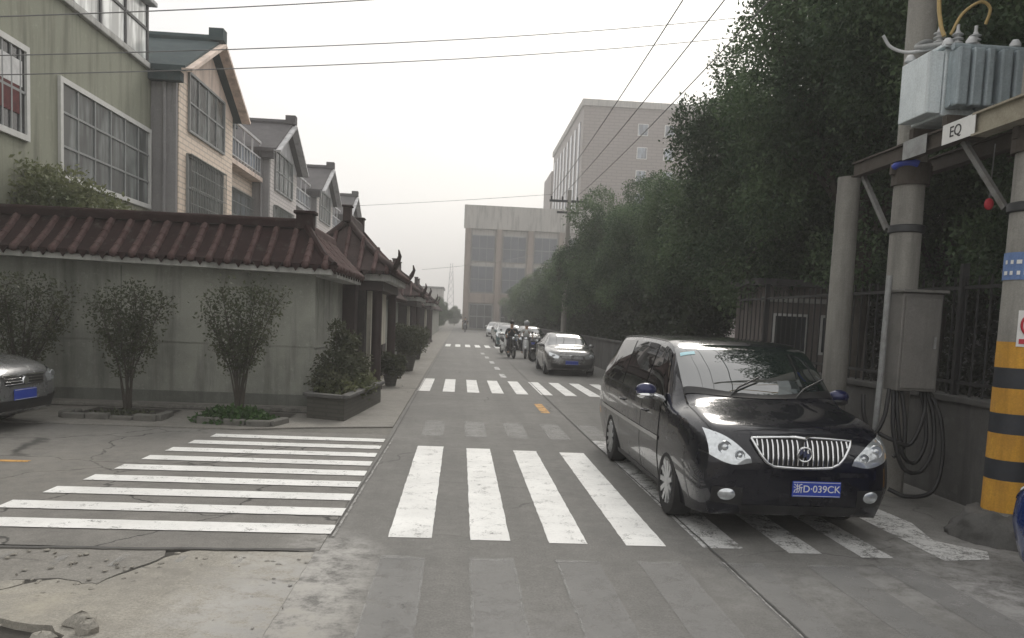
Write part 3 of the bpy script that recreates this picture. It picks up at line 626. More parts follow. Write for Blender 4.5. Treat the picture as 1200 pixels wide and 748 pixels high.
# ================================================================== HOUSES
def window(root, x, y0, y1, z0, z1, fr, glass, nv, nh, fw=0.09, bars=0, depth=0.10):
    """a window in a wall facing +X at plane x"""
    f = MB().box((x+.002,y0,z0),(x+.07,y0+fw,z1)).box((x+.002,y1-fw,z0),(x+.07,y1,z1)).box((x+.002,y0+fw,z0),(x+.07,y1-fw,z0+fw)).box((x+.002,y0+fw,z1-fw),(x+.07,y1-fw,z1))
    wn = f.build('window', fr, root, world=True)
    m = MB(); iw = 0.05
    for i in range(1, nv): yy = y0+(y1-y0)*i/nv; m.box((x+.004,yy-iw/2,z0+fw),(x+.05,yy+iw/2,z1-fw))
    for i in range(1, nh): zz = z0+(z1-z0)*i/nh; m.box((x+.006,y0+fw,zz-iw/2),(x+.048,y1-fw,zz+iw/2))
    def sub(mbx, nm, mt):
        mbx.v = [(a-root.location.x,b-root.location.y,c-root.location.z) for a,b,c in mbx.v]
        o = mbx.build(nm, mt, None); o.parent = wn
    if m.v: sub(m, 'mullion', fr if fr is not M['window_white'] else M['window_grey'])
    sub(MB().box((x-.03,y0+fw*.5,z0+fw*.5),(x+.018,y1-fw*.5,z1-fw*.5)), 'pane', glass)
    if bars:
        b = MB(); nb = int((y1-y0)/0.16); xo = x+.16
        for i in range(nb+1): yy = y0+.04+(y1-y0-.08)*i/nb; b.box((xo-.01,yy-.009,z0),(xo+.01,yy+.009,z1))
        for i in range(5): zz = z0+.02+(z1-z0-.04)*i/4; b.box((x+.06 if i in (0,4) else xo-.014,y0,zz-.012),(xo+.014,y1,zz+.012))
        sub(b, 'security_bars', M['bars'])
    return wn
gh = thing('green_house', 'olive green rendered house with white framed windows and a glazed roof terrace', 'house', (-9,16,0))
MB().box((-20,4,-.05),(-9.0,23.75,8.40)).build('wall', M['green_render'], gh, world=True)
MB().box((-9.2,4,8.40),(-8.90,23.75,8.56)).build('parapet_ledge', M['white_trim'], gh, world=True, bevel=.02)
window(gh, -9.0, 14.4, 17.25, 5.07, 6.95, M['window_white'], M['pane_dark'], 9, 2, .12)
window(gh, -9.0, 18.5, 23.65, 4.55, 6.78, M['window_white'], M['pane'], 6, 3, .12)
MB().box((-8.97,15.9,5.55),(-8.955,16.9,6.2)).build('curtain', M['curtain'], gh, world=True)
MB().box((-8.968,16.0,6.1),(-8.953,17.0,6.6)).build('curtain', M['cloth_white'], gh, world=True)
sr = MB()
for i in range(11):
    yy = 9.0+i*1.45; sr.box((-9.10,yy,8.56),(-9.0,yy+.10,10.15))
sr.box((-9.09,9.0,9.45),(-9.01,23.6,9.53)).box((-9.09,9,8.565),(-9.01,23.6,8.64)); sr.build('terrace_frame', M['dark_metal'], gh, world=True)
MB().box((-9.07,9.0,8.57),(-9.04,23.6,10.12)).build('terrace_glazing', M['sunroom'], gh, world=True)
MB().box((-12.5,8.9,10.15),(-8.8,23.72,10.27)).build('terrace_roof', M['grey_trim'], gh, world=True, bevel=.02)
MB().box((-12.4,9,8.4),(-12.3,23.6,10.15)).box((-12.3,23.5,8.4),(-9.12,23.6,10.15)).build('terrace_back', M['sunroom'], gh, world=True)

def row_house(name, label, y0, wall, trim, roof, side, xb=-8.3, L=11.0):
    """three storeys with a projecting gabled bay at the near end and a balcony storey beside it"""
    xr_ = -9.0; h = thing(name, label, 'house', (xr_, y0, 0)); yb = y0+5.5; pk = (y0+yb)/2+.1; y1 = y0+L
    MB().box((-19,y0+.01,-.05),(xb-.012,yb,8.30)).build('side_wall', side, h, world=True)
    MB().box((xb-.010,y0+.14,-.05),(xb+.02,yb,8.36)).build('bay_front', wall, h, world=True)
    MB().prism([(y0+.14,8.36),(yb,8.36),(yb,8.50),(pk,10.0),(y0+.14,8.50)], xb-.15, xb+.02, 'x').build('gable', trim, h, world=True)
    MB().box((-19,yb,-.05),(xr_,y1-.01,7.15)).build('main_front', wall, h, world=True)
    # roof of the bay: two slopes with the ridge running back from the road
    for (ye, s_) in ((y0-.35,-1),(yb+.35,1)):
        n = 6; low = []; top = []
        a = (ye,8.40); b = (pk,10.12)
        th = .16
        MB().add([(xb+.35,a[0],a[1]),(xb+.35,b[0],b[1]),(-19,b[0],b[1]),(-19,a[0],a[1]),(xb+.35,a[0],a[1]+th),(xb+.35,b[0],b[1]+th),(-19,b[0],b[1]+th),(-19,a[0],a[1]+th)],
                 [(0,1,2,3),(4,7,6,5),(0,4,5,1),(1,5,6,2),(2,6,7,3),(3,7,4,0)]).build('roof_slope', roof, h, world=True)
        MB().beam((xb+.40,a[0],a[1]+.03),(xb+.40,b[0],b[1]+.02),.10,.30,(1,0,0)).build('barge_board', trim, h, world=True)
    MB().tube([(xb-.32,y0-.06,8.15),(xb-.32,y0-.06,0)],.055,10).build('downpipe', side, h, world=True, smooth=60)
    MB().box((-19,y0-.28,8.16),(xb+.2,y0-.005,8.415)).build('eave_gutter', roof, h, world=True)
    MB().tube([(xb+.42,pk,10.32),(-19,pk,10.32)],.14,8).box((xb+.05,pk-.2,10.25),(xb+.5,pk+.2,10.62)).build('ridge', roof, h, world=True, smooth=40)
    window(h, xb+.02, y0+.85, y0+4.4, 7.0, 8.75, M['window_grey'], M['pane'], 4, 2, .07)
    window(h, xb+.02, y0+.75, y0+4.3, 4.4, 6.35, M['window_grey'], M['pane'], 4, 2, .07, bars=1)
    window(h, xr_, yb+.5, y1-.3, 4.4, 6.45, M['window_grey'], M['pane_blue'], 6, 2, .07, bars=1)
    # balcony with glazed railing and the set-back top storey
    MB().box((xr_-2.5,yb+.02,7.15),(xb-.25,y1-.05,7.32)).build('balcony_slab', trim, h, world=True)
    MB().box((-19,yb+.02,7.32),(xr_-1.2,y1-.05,9.3)).build('upper_storey', wall, h, world=True)
    r_ = MB(); nn = 12
    for i in range(nn+1):
        yy = yb+.25+(y1-yb-.5)*i/nn; r_.box((xb-.36,yy-.03,7.32),(xb-.30,yy+.03,8.75 if i % 3 == 0 else 8.1))
    r_.box((xb-.37,yb+.2,8.06),(xb-.29,y1-.2,8.13)).box((xb-.37,yb+.2,8.70),(xb-.29,y1-.2,8.80)).box((xb-.37,yb+.2,7.45),(xb-.29,y1-.2,7.5)).build('balcony_railing', M['grey_trim'], h, world=True)
    MB().box((xb-.345,yb+.24,7.5),(xb-.325,y1-.24,8.06)).build('balcony_glass', M['pane_blue'], h, world=True)
    MB().box((-19,yb+.3,9.3),(xr_-.6,y1-.05,9.45)).build('flat_roof', roof, h, world=True)
    return h
row_house('beige_house', 'beige tiled house with a teal grey gable roof beside the green house', 23.8, M['beige_tile'], M['beige_trim'], M['teal_roof'], M['grey_side'])
row_house('row_house', 'pale lilac grey house with a grey gable roof next after the beige house', 34.8, M['lilac_wall'], M['grey_trim'], M['grey_roof'], M['grey_side'])
row_house('row_house', 'second pale grey gabled house, two doors beyond the beige house', 45.8, M['lilac_wall'], M['grey_trim'], M['grey_roof'], M['grey_side'])
row_house('row_house', 'third pale grey gabled house, only its roof tip showing above the gate roofs', 56.8, M['lilac_wall'], M['grey_trim'], M['grey_roof'], M['grey_side'])

# ================================================================== FOLIAGE
def leaf_mesh(name, pts, nrmls, size, mat, rng, aspect=0.55, droop=0.25):
    """many small folded leaves: each two triangles about a mid rib"""
    n = len(pts); d = rng.normal(size=(n,3)); d[:,2] -= droop; d += nrmls*0.6
    d /= np.linalg.norm(d, axis=1)[:,None] + 1e-9
    u = np.cross(d, rng.normal(size=(n,3))); u /= np.linalg.norm(u, axis=1)[:,None] + 1e-9
    nn = np.cross(d, u); s = size*rng.uniform(.65, 1.35, n)[:,None]
    a = pts; b = pts + d*s; mid = pts + d*s*.45
    l = mid + u*s*aspect*.5 + nn*s*.10; r_ = mid - u*s*aspect*.5 + nn*s*.10
    v = np.stack([a, r_, b, l], axis=1).reshape(-1,3).astype(np.float32)
    me = bpy.data.meshes.new(name); me.vertices.add(4*n); me.vertices.foreach_set('co', v.ravel())
    me.loops.add(4*n); me.polygons.add(n)
    me.loops.foreach_set('vertex_index', np.arange(4*n, dtype=np.int32)); me.polygons.foreach_set('loop_start', np.arange(0, 4*n, 4, dtype=np.int32))
    me.update(calc_edges=True); me.validate(); me.materials.append(mat); return me
def crown_pts(rng, clumps, nleaf):
    """leaves spread through round clumps, thicker towards each clump's skin"""
    w_ = np.array([r**2 for _, r in clumps]); w_ /= w_.sum(); P, N = [], []
    for (c, r), k in zip(clumps, (w_*nleaf).astype(int)):
        d = rng.normal(size=(k,3)); d /= np.linalg.norm(d, axis=1)[:,None]
        rr = r*rng.uniform(0.25, 1.0, k)**0.45 * (1 + 0.22*np.sin(d[:,0]*5+c[0]*3)*np.cos(d[:,1]*6+c[1]*2) + rng.normal(0,.07,k))
        p = np.array(c) + d*rr[:,None]*np.array([1,1,.85]); P.append(p); N.append(d)
    return np.concatenate(P), np.concatenate(N)
def obj_from(me, name, parent=None, loc=(0,0,0)):
    o = bpy.data.objects.new(name, me); COL.objects.link(o); o.location = loc
    if parent is not None: o.parent = parent
    return o
def make_tree(seed, Rxy, zc, Rz, nleaf, size, mat, nclump, trunk_r, label, name='evergreen_tree'):
    rng = np.random.default_rng(seed); rnd = random.Random(seed); t = thing(name, label, 'tree')
    clumps = []; tries = 0
    while len(clumps) < nclump and tries < 4000:
        tries += 1
        d = rng.normal(size=3); d /= np.linalg.norm(d); rr = rng.uniform(.42, .95)
        taper = 1.0 - 0.28*max(0, d[2])
        c = np.array([d[0]*Rxy*rr*taper, d[1]*Rxy*rr*taper, zc + d[2]*Rz*rr]); r = rng.uniform(.22,.38)*Rxy
        if all(np.linalg.norm(c-q) > .55*(r+s)*.62 for q, s in clumps): clumps.append((c, r))
    P, N = crown_pts(rng, clumps, nleaf)
    obj_from(leaf_mesh('crown', P, N, size, mat, rng), 'crown', t)
    tk = MB(); pth = [(0,0,-.1),(.06,.03,1.0),(-.05,.08,2.2),(.05,.0,zc)]; tk.tube(pth,[trunk_r*1.25,trunk_r,trunk_r*.85,trunk_r*.5],10)
    for c, r in clumps[:14]:
        z0 = rnd.uniform(1.8, max(2.0, zc-.2)); m_ = Vector((c[0]*.45, c[1]*.45, (z0+c[2])/2+.2))
        tk.tube([(0,0.02,z0), tuple(m_), tuple(c)],[trunk_r*.5,trunk_r*.32,trunk_r*.1],6)
    tk.build('trunk', M['bark'], t, smooth=60)
    return t
TG = 'evergreen trees behind the right hand wall'
TL = [('tall dark evergreen tree behind the striped pole at the right frame edge', 3), ]
protoA = make_tree(3, 2.9, 6.9, 4.1, 150000, .085, M['leaf_big'], 70, .19, '')
protoB = make_tree(5, 3.0, 5.0, 3.5, 140000, .085, M['leaf_big'], 58, .17, '')
protoC = make_tree(9, 2.9, 4.6, 3.2, 105000, .095, M['leaf_big'], 50, .15, '')
spots = [ # x, y, proto, scale, rz, label
 (8.6,6.2,'A',1.05,.4,'big evergreen tree leaning over the striped pole at the right edge'),
 (8.3,11.0,'A',1.0,2.0,'big evergreen tree right behind the transformer'),
 (7.9,15.6,'A',1.02,4.0,'big evergreen tree over the plain concrete pole, left of the transformer'),
 (8.05,20.0,'B',1.12,5.4,'tallest dark evergreen whose left edge stands against the sky'),
 (8.1,25.5,'B',.86,1.0,'round evergreen just left of the tallest dark tree'),
 (7.8,31.0,'B',.94,3.1,'broad evergreen above the van roof, second left of the tallest tree'),
 (7.6,37.0,'B',1.04,4.4,'evergreen with a high rounded top, just right of the far utility pole'),
 (7.7,43.5,'C',.92,.3,'evergreen directly behind the far utility pole'),
 (7.3,50.5,'C',.84,2.5,'evergreen first to the left of the far utility pole'),
 (7.4,58.0,'C',.78,3.7,'evergreen second to the left of the far utility pole'),
 (7.2,66.0,'C',.82,5.0,'evergreen third to the left of the far utility pole'),
 (7.4,75.0,'C',.78,1.3,'evergreen fourth to the left of the far utility pole'),
 (7.4,85.0,'B',.72,2.2,'hazy evergreen fifth to the left of the far utility pole'),
 (7.4,96.0,'C',.80,4.9,'last hazy evergreen of the row, in front of the far office block'),
 (12.5,9.0,'A',1.0,1.7,'evergreen in the second row, behind the meter cabinet'),
 (12.8,14.5,'B',1.1,.6,'evergreen in the second row, behind the plain concrete pole'),
 (13.0,21.0,'A',.95,3.3,'evergreen in the second row, behind the small pinkish house'),
 (13.0,29.0,'B',1.0,5.6,'evergreen in the second row, beyond the small pinkish house'),
]
used = set()
for x, y, k, s, rz, lb in spots:
    p = {'A': protoA, 'B': protoB, 'C': protoC}[k]; t = p if k not in used else copy_tree(p); used.add(k)
    t.location = (x, y, 0); t.rotation_euler = (0,0,rz); t.scale = (.92,.92,s) if k == 'C' or y > 80 else (s,s,s*(1.0 if k != 'A' else 1.04)); tag(t, lb, 'tree', TG)
def leafy(name, label, cat, pts, nrm_, size, mat, rng, parent=None, kind=None, group=None):
    o = obj_from(leaf_mesh(name, pts, nrm_, size, mat, rng), name, parent)
    return tag(o, label, cat, group, kind)
def hedge(name, label, x0, x1, y0, y1, z1, n, seed, size=.16):
    rng = np.random.default_rng(seed); y = rng.uniform(y0,y1,n); top = z1*(.82+.18*np.sin(y*1.3)+.1*np.sin(y*3.7+1))
    f = rng.uniform(0,1,n); side = rng.uniform(0,1,n)
    x = np.where(side < .6, x0 + (x1-x0)*.25*rng.uniform(0,1,n)**2 + .12*np.sin(y*4+f*9), rng.uniform(x0,x1,n)); z = np.where(side < .6, f*top, top*(1-.25*rng.uniform(0,1,n)**2))
    P = np.stack([x,y,z],1); N = np.stack([-np.ones(n)*(side<.6), np.zeros(n), (side>=.6)*1.0],1)
    return leafy(name, label, 'hedge', P, N, size, M['leaf_hedge'], rng)
hedge('hedge', 'dark unclipped hedge behind the low wall, beside the parked cars', 6.15, 7.6, 21, 110, 2.8, 74000, 31, .20)
hedge('hedge', 'dark hedge added far behind the fence and poles to shut out the bright sky', 14.5, 16.0, -2, 40, 4.6, 42000, 32, .24)  # backing added to keep the gap under the crowns dark

# ------------------------------------------------------------------ shrubs, planters, weeds on the left
def vase_shrub(seed, label, loc, w_, h_, zb, group, nleaf=2300):
    """a young street tree: thin stems fanning up from the ground, airy crown"""
    rng = np.random.default_rng(seed); rnd = random.Random(seed)
    t = thing('street_shrub', label, 'shrub', loc, 0, group); st = MB(); tips = []
    for i in range(13):
        a = rnd.uniform(0, 6.28); q = rnd.uniform(.25, 1.0); tip = Vector((math.cos(a)*w_*.5*q, math.sin(a)*w_*.45*q, rnd.uniform(.72,.98)*h_))
        base = Vector((rnd.uniform(-.07,.07), rnd.uniform(-.05,.05), 0)); mid = base.lerp(tip,.4); mid.x *= .66; mid.y *= .66
        st.tube([base-Vector((0,0,.05)), Vector((base.x*.8+tip.x*.06,base.y*.8+tip.y*.06,zb*.6)), mid+Vector((0,0,zb*.2)), tip],[.017,.015,.012,.005],6)
        for j in range(6):
            p = mid.lerp(tip, rnd.uniform(.1,1)); b = p+Vector((rnd.uniform(-.25,.25),rnd.uniform(-.25,.25),rnd.uniform(.05,.3))); tips += [p, b]; st.tube([p,b],[.007,.003],4)
        tips += [tip, mid.lerp(tip,.5)]
    st.build('stem', M['bark'], t, smooth=60)
    P, N = [], []
    for i in range(nleaf):
        p = Vector(rnd.choice(tips)) + Vector((rng.normal(0,.085), rng.normal(0,.085), rng.normal(0,.085)))
        P.append(p[:]); v = Vector((p.x,p.y,.2)); N.append(v.normalized()[:])
    # loose leaf shell to fill the inverted cone
    k = nleaf//2; zz = zb + (h_-zb)*rng.uniform(0.08,1,k)**.8; fr = (zz-zb)/(h_-zb); rad = w_*.5*np.sqrt(np.clip(np.where(fr<.78, (fr/.78)**1.5, 1-(fr-.78)**2/.065),0.02,1))*rng.uniform(0,1,k)**.5; a = rng.uniform(0,6.28,k)
    P2 = np.stack([rad*np.cos(a), rad*np.sin(a)*.9, zz],1); P = np.concatenate([np.array(P), P2]); N = np.concatenate([np.array(N), np.zeros((k,3))])
    obj_from(leaf_mesh('crown', P, N, .062, M['leaf_shrub'], rng, .5, 0.0), 'crown', t); return t
SG = 'young shrubs planted along the wall'
vase_shrub(41, 'airy vase shaped shrub standing midway along the plastered wall', (-5.52,13.6,0), 1.55, 2.16, .40, SG)
vase_shrub(42, 'airy vase shaped shrub growing from a patch of green weeds', (-3.64,13.45,0), 1.36, 2.22, .62, SG)
vase_shrub(43, 'fuller greener shrub behind the silver car at the left frame edge', (-7.35,13.8,0), 1.75, 2.30, .45, SG, 2300)
def stones(name, label, pts, seed):
    rnd = random.Random(seed); t = thing(name, label, 'edging', (pts[0][0],pts[0][1],0), 0, 'stone edged tree pits')
    for a, b in zip(pts[:-1], pts[1:]):
        n = max(1, int(math.dist(a,b)/.33))
        for i in range(n):
            f = (i+.5)/n; c = (a[0]+(b[0]-a[0])*f, a[1]+(b[1]-a[1])*f); L = math.dist(a,b)/n; rz = math.atan2(b[1]-a[1], b[0]-a[0])
            m = MB().box((c[0]-L*.47,c[1]-.07,-.02),(c[0]+L*.47,c[1]+.07,rnd.uniform(.07,.13)), rz+rnd.uniform(-.1,.1)); m.build('edge_stone', M['stone_edge'], t, world=True, bevel=.02)
    return t
stones('tree_pit_edging', 'rough stone edging round the foot of the shrub beside the silver car', [(-6.35,13.72),(-6.3,13.05),(-4.78,12.95),(-4.85,13.7)], 1)
stones('tree_pit_edging', 'rough stone edging round the shrub with green weeds', [(-4.1,13.7),(-4.15,12.92),(-2.95,12.75),(-2.85,13.3)], 2)
sheet('tree_pit_soil', [(-6.3,13.1),(-4.8,13.0),(-4.85,14.3),(-6.3,14.3)], 0.033, M['soil'])
sheet('tree_pit_soil', [(-4.1,12.95),(-2.95,12.8),(-2.85,14.3),(-4.1,14.3)], 0.033, M['soil'])
def mound(name, label, cat, c, r, n, size, mat, seed, kind=None, parent=None, group=None):
    rng = np.random.default_rng(seed); d = rng.normal(size=(n,3)); d /= np.linalg.norm(d,axis=1)[:,None]; d[:,2] = np.abs(d[:,2])
    rr = rng.uniform(.3,1,n)**.5*(1+.2*np.sin(d[:,0]*7+seed)*np.cos(d[:,1]*6)+rng.normal(0,.08,n)); P = np.array(c)+d*rr[:,None]*np.array(r)
    return leafy(name, label, cat, P, d, size, mat, rng, parent, kind, group)
mound('weeds', None, None, (-3.62,13.1,.03), (.62,.36,.22), 1500, .085, M['leaf_weed'], 5, 'stuff')
mound('weeds', None, None, (-5.5,13.3,.03), (.55,.3,.09), 350, .06, M['leaf_shrub'], 6, 'stuff')
# brick planter at the wall corner, its shrubs and a creeper
pl = thing('brick_planter', 'mossy brick planter box at the corner of the plastered wall', 'planter', (-2.2,15.2,0))
P0 = [(-2.62,13.95),(-1.93,13.62),(-1.62,16.8),(-2.45,16.9)]
inner = [(-2.52,14.05),(-2.00,13.80),(-1.75,16.65),(-2.38,16.75)]
m = MB(); vs = [(x,y,z) for z in (-.02,.40) for x,y in P0] + [(x,y,z) for z in (.40,.30) for x,y in inner]
m.add(vs, [(0,1,5,4),(1,2,6,5),(2,3,7,6),(3,0,4,7),(4,5,9,8),(5,6,10,9),(6,7,11,10),(7,4,8,11),(8,9,13,12),(9,10,14,13),(10,11,15,14),(11,8,12,15)])
m.build('planter_wall', M['brick_box'], pl, world=True, bevel=.015); MB().flat(inner, .33).build('planter_soil', M['soil'], pl, world=True)
m = MB()
for a, b in zip(P0, P0[1:]+P0[:1]): m.beam((*a,.43),(*b,.43),.16,.06)
m.build('planter_rim', M['low_wall'], pl, world=True, bevel=.01)
BG = 'potted and planted bushes along the gatehouses'
def bush(label, loc, blobs, n, size, mat, seed, group=BG):
    t = thing('bush', label, 'bush', loc, 0, group); rng = np.random.default_rng(seed)
    P, N = crown_pts(rng, [(np.array(c), r) for c, r in blobs], n); obj_from(leaf_mesh('foliage', P, N, size, mat, rng), 'foliage', t)
    st = MB()
    for c, r in blobs: st.tube([(c[0]*.3,c[1]*.3,-.05),(c[0]*.7,c[1]*.7,c[2]*.5),tuple(c)],[.02,.015,.006],5)
    st.build('stem', M['bark'], t, smooth=60); return t
bush('tall loose dark bush in the brick planter against the wall', (-2.25,14.9,.33), [((0,0,.55),.38),((.05,.3,.95),.26),((-.05,.1,1.25),.16),((.12,.9,.5),.36),((-.1,-.45,.3),.32),((.15,.5,1.0),.2),((.1,1.4,.5),.3)], 5200, .07, M['leaf_shrub'], 61)
bush('low bright green bush spilling over the front of the brick planter', (-1.98,15.0,.33), [((0,0,.12),.27),((.02,.6,.12),.3),((.05,1.1,.15),.28),((-.15,-.55,.1),.28),((-.4,-.7,.1),.22)], 3600, .07, M['leaf_vine'], 62)
for (x,y,s,lb,sd_) in ((-1.75,26.2,1.0,'dark round bush in a pot just past the nearest gatehouse',63),(-1.85,33.0,.9,'dark bush in a pot standing before the second gatehouse',64),(-1.75,20.6,.55,'small dark potted bush under the nearest gatehouse eave',65)):
    p = thing('plant_pot', lb.replace('dark round bush in a pot','round dark pot holding a bush').replace('dark bush in a pot','dark pot with a bush').replace('small dark potted bush','small pot with a bush'), 'pot', (x,y,0), 0, 'plant pots by the gatehouses')
    MB().lathe([(.0,.0),(.24*s,0),(.33*s,.45*s),(.35*s,.46*s),(.35*s,.5*s),(.30*s,.5*s),(.29*s,.42*s),(0,.42*s)],(0,0,0.02),16).build('pot_body', M['brick_box'], p, smooth=40)
    bush(lb, (x,y,.42*s), [((0,0,.6*s),.5*s),((.25*s,-.2*s,.45*s),.4*s),((-.2*s,.2*s,.85*s),.35*s),((.35*s,.2*s,.8*s),.33*s)], 4200, .075, M['leaf_shrub'], sd_)
t = thing('garden_bush', 'olive green bush rising above the tiled wall before the green house', 'bush', (-8,17.2,0)); rng = np.random.default_rng(71)
P, N = crown_pts(rng, [(np.array(c), r) for c, r in (((-2.2,0,3.95),.95),((-1.2,.1,3.95),.95),((-.4,0,3.9),.85),((.2,.1,3.6),.8),((.8,0,3.35),.6),((1.15,.1,3.2),.45),((-3.2,0,4.0),.95),((-.2,.6,3.0),.9),((-4.1,.2,3.9),1.0),((-5.2,.2,4.0),1.0))], 21000)
obj_from(leaf_mesh('foliage', P, N, .11, M['leaf_vine'], rng, .5, .05), 'foliage', t)
m = MB()
for c in ((-2.2,0),(-.6,.1),(.7,0)): m.tube([(c[0]*.6,c[1],-.1),(c[0]*.8,c[1],1.6),(c[0],c[1],3.5)],[.06,.05,.02],6)
m.build('stem', M['bark'], t, smooth=60)
# far trees at the end of the road
for i,(x,y,s,lb) in enumerate(((-3.0,105,.62,'small hazy tree at the end of the left wall'),(-6.5,135,.8,'far hazy tree beyond the end of the road, left of the office block'),(-1.2,150,.55,'tiny hazy tree at the foot of the office block'))):
    t = copy_tree(protoC); t.location = (x,y,-.6); t.scale = (s,s,s); tag(t, lb, 'tree', 'far hazy trees at the end of the road')

# ================================================================== RIGHT SIDE: WALL, FENCE, SMALL HOUSE
rw = thing('low_wall', 'grey stained low concrete wall behind the poles on the right', 'wall', (5.75,8,0))
MB().box((5.75,-4,-.05),(5.97,112,1.14)).build('wall_face', M['low_wall'], rw, world=True)
MB().box((5.70,-4,1.14),(6.02,112,1.21)).build('coping', M['low_wall'], rw, world=True, bevel=.01)
fn = thing('iron_fence', 'black iron railing standing on the low wall', 'fence', (5.86,12,1.2))
m = MB(); y = 3.0
while y < 16.5: m.box((5.85,y-.008,1.21),(5.87,y+.008,2.6)); y += .22
m.build('bars', M['fence'], fn, world=True)
for i in range(5): MB().box((5.82,3+i*3-.03,1.2),(5.90,3+i*3+.03,2.75)).build('post', M['fence'], fn, world=True)
MB().box((5.84,3,2.45),(5.88,16.5,2.49)).box((5.84,3,1.34),(5.88,16.5,1.38)).build('rail', M['fence'], fn, world=True)
ph = thing('small_house', 'small pale pinkish house glimpsed behind the fence and tree trunks', 'house', (8,18,0))
MB().box((6.75,17.5,-.05),(9.2,19.2,2.85)).build('wall', M['pink_house'], ph, world=True)
MB().box((6.5,17.2,2.85),(9.4,19.4,3.0)).build('roof', M['grey_roof'], ph, world=True, bevel=.02)
for xx in (7.05, 8.15):
    f = MB().box((xx-.06,17.47,1.35),(xx+.76,17.5,2.25)).build('window', M['window_white'], ph, world=True)
    p = MB().box((xx,17.455,1.41),(xx+.70,17.468,2.19)); p.v = [(a-8,b-18,c) for a,b,c in p.v]; q = p.build('pane', M['pane_dark'], None); q.parent = f
MB().box((6.7,17.4,2.5),(9.2,17.485,2.6)).build('eave_board', M['white_trim'], ph, world=True)
g2 = thing('yard_building', 'plain dark building deep in the shade behind the second row of trees', 'building', (18,20,0))
MB().box((17,-2,-.05),(24,34,5.2)).build('wall', M['grey_side'], g2, world=True); MB().box((16.7,-2.3,5.2),(24,34.3,5.4)).build('roof', M['grey_roof'], g2, world=True)

# ================================================================== POLES AND TRANSFORMER
def pole(name, label, x, y, h, r0, r1, group, lean=(0,0)):
    p = thing(name, label, 'pole', (x,y,0), 0, group); MB().tube([(0,0,-.2),(lean[0]*.5,lean[1]*.5,h*.5),(lean[0],lean[1],h)],[r0,(r0+r1)/2,r1],28).build('shaft', M['pole_concrete'], p, smooth=60); return p
PG = 'concrete poles along the right kerb'
pole('concrete_pole', 'plain round concrete pole standing behind the van bonnet', 5.36, 11.0, 4.05, .175, .15, PG)
p2 = pole('concrete_pole', 'round concrete pole carrying the left end of the transformer platform', 5.12, 9.0, 11.0, .185, .13, PG, (-.05,0))
p3 = pole('concrete_pole', 'concrete pole with black and ochre warning stripes at the right edge', 5.23, 7.10, 11.0, .205, .14, PG, (-.02,0))
# stripes on the right pole: sleeves of paint a few millimetres proud
zb = 0.28; hgt = [.30,.19,.245,.19,.235,.19,.24]
rz_ = lambda z: .205-(.205-.14)*z/11+.004
for i, hh in enumerate(hgt):
    MB().lathe([(rz_(zb),zb),(rz_(zb+hh),zb+hh)],(0,0,0),36).build('warning_stripe', M['yellow_stripe'] if i % 2 == 0 else M['black_paint'], p3, smooth=60); zb += hh
def arc_plate(root, name, z0, z1, a0, a1, mat, off=.008, r=None):
    n = 14; m = MB(); rr = (r or rz_((z0+z1)/2))+off
    m.grid([[(rr*math.cos(a0+(a1-a0)*i/n), rr*math.sin(a0+(a1-a0)*i/n), z) for i in range(n+1)] for z in (z0,z1)]); return m.build(name, mat, root, smooth=60)
FA = math.atan2(-7.10,-5.23)
bs = arc_plate(p3, 'blue_sign', 2.44, 2.69, FA-1.5, FA+1.5, M['blue_band'])
for row, z in enumerate((2.50, 2.60)):
    for k in range(7):
        a = FA-1.0+k*.32; w_ = .07 if (k+row) % 3 else .11
        o = arc_plate(p3, 'sign_mark', z-.016, z+.02, a-w_, a+w_, M['sign_white'], .0125); o.parent = bs
st = arc_plate(p3, 'prohibition_sticker', 1.83, 2.16, FA-.20, FA+.98, M['sign_white'])
def on_pole(a, z, off): rr = rz_(z)+off; return (rr*math.cos(a), rr*math.sin(a), z)
m = MB(); ring = [on_pole(FA+.36+.40*math.cos(t), 2.03+.10*math.sin(t), .014) for t in [2*math.pi*k/28 for k in range(29)]]; m.tube(ring, .012, 6); m.tube([on_pole(FA+.10,2.09,.013),on_pole(FA+.36,2.03,.016),on_pole(FA+.64,1.97,.013)],.009,5)
o = m.build('sticker_ring', M['sign_red'], p3, smooth=60); o.parent = st
o = arc_plate(p3, 'sticker_bar', 1.855, 1.90, FA-.10, FA+.85, M['sign_red'], .0125); o.parent = st
fo = thing('pole_footing', 'rough concrete footing round the base of the striped pole', 'footing', (5.23,7.10,0))
m = MB().lathe([(.50,-.05),(.48,.05),(.44,.11),(.40,.17),(.33,.24),(.27,.28),(.18,.29)],(0,0,0),30); rr = random.Random(3)
m.v = [(x*rr.uniform(.88,1.1), y*rr.uniform(.88,1.1), z*rr.uniform(.85,1.1)) for x,y,z in m.v]; m.build('footing_body', M['low_wall'], fo, smooth=60)
# platform: two steel channels with diagonal struts to clamps on the poles
pf_ = thing('transformer_platform', 'steel beams with struts bridging the two poles under the transformer', 'platform', (5.3,8.1,3.9))
for xx, mt in ((4.93,'rust_steel'),(5.62,'rust_steel')):
    m = MB().box((xx-.03,7.55,3.87),(xx+.03,9.95,4.01)).box((xx-.06,7.55,3.85),(xx+.06,9.95,3.87)).box((xx-.06,7.55,4.01),(xx+.06,9.95,4.03)); m.build('beam', M[mt], pf_, world=True)
    MB().box((xx-.04,6.2,3.85),(xx+.04,7.55,4.03)).box((xx-.08,6.2,3.83),(xx+.08,7.55,3.85)).box((xx-.08,6.2,4.03),(xx+.08,7.55,4.05)).build('beam_end', M['cream_steel'], pf_, world=True)
for yy in (8.0, 8.6): MB().box((4.85,yy-.04,4.04),(5.72,yy+.04,4.14)).build('cross_channel', M['rust_steel'], pf_, world=True)
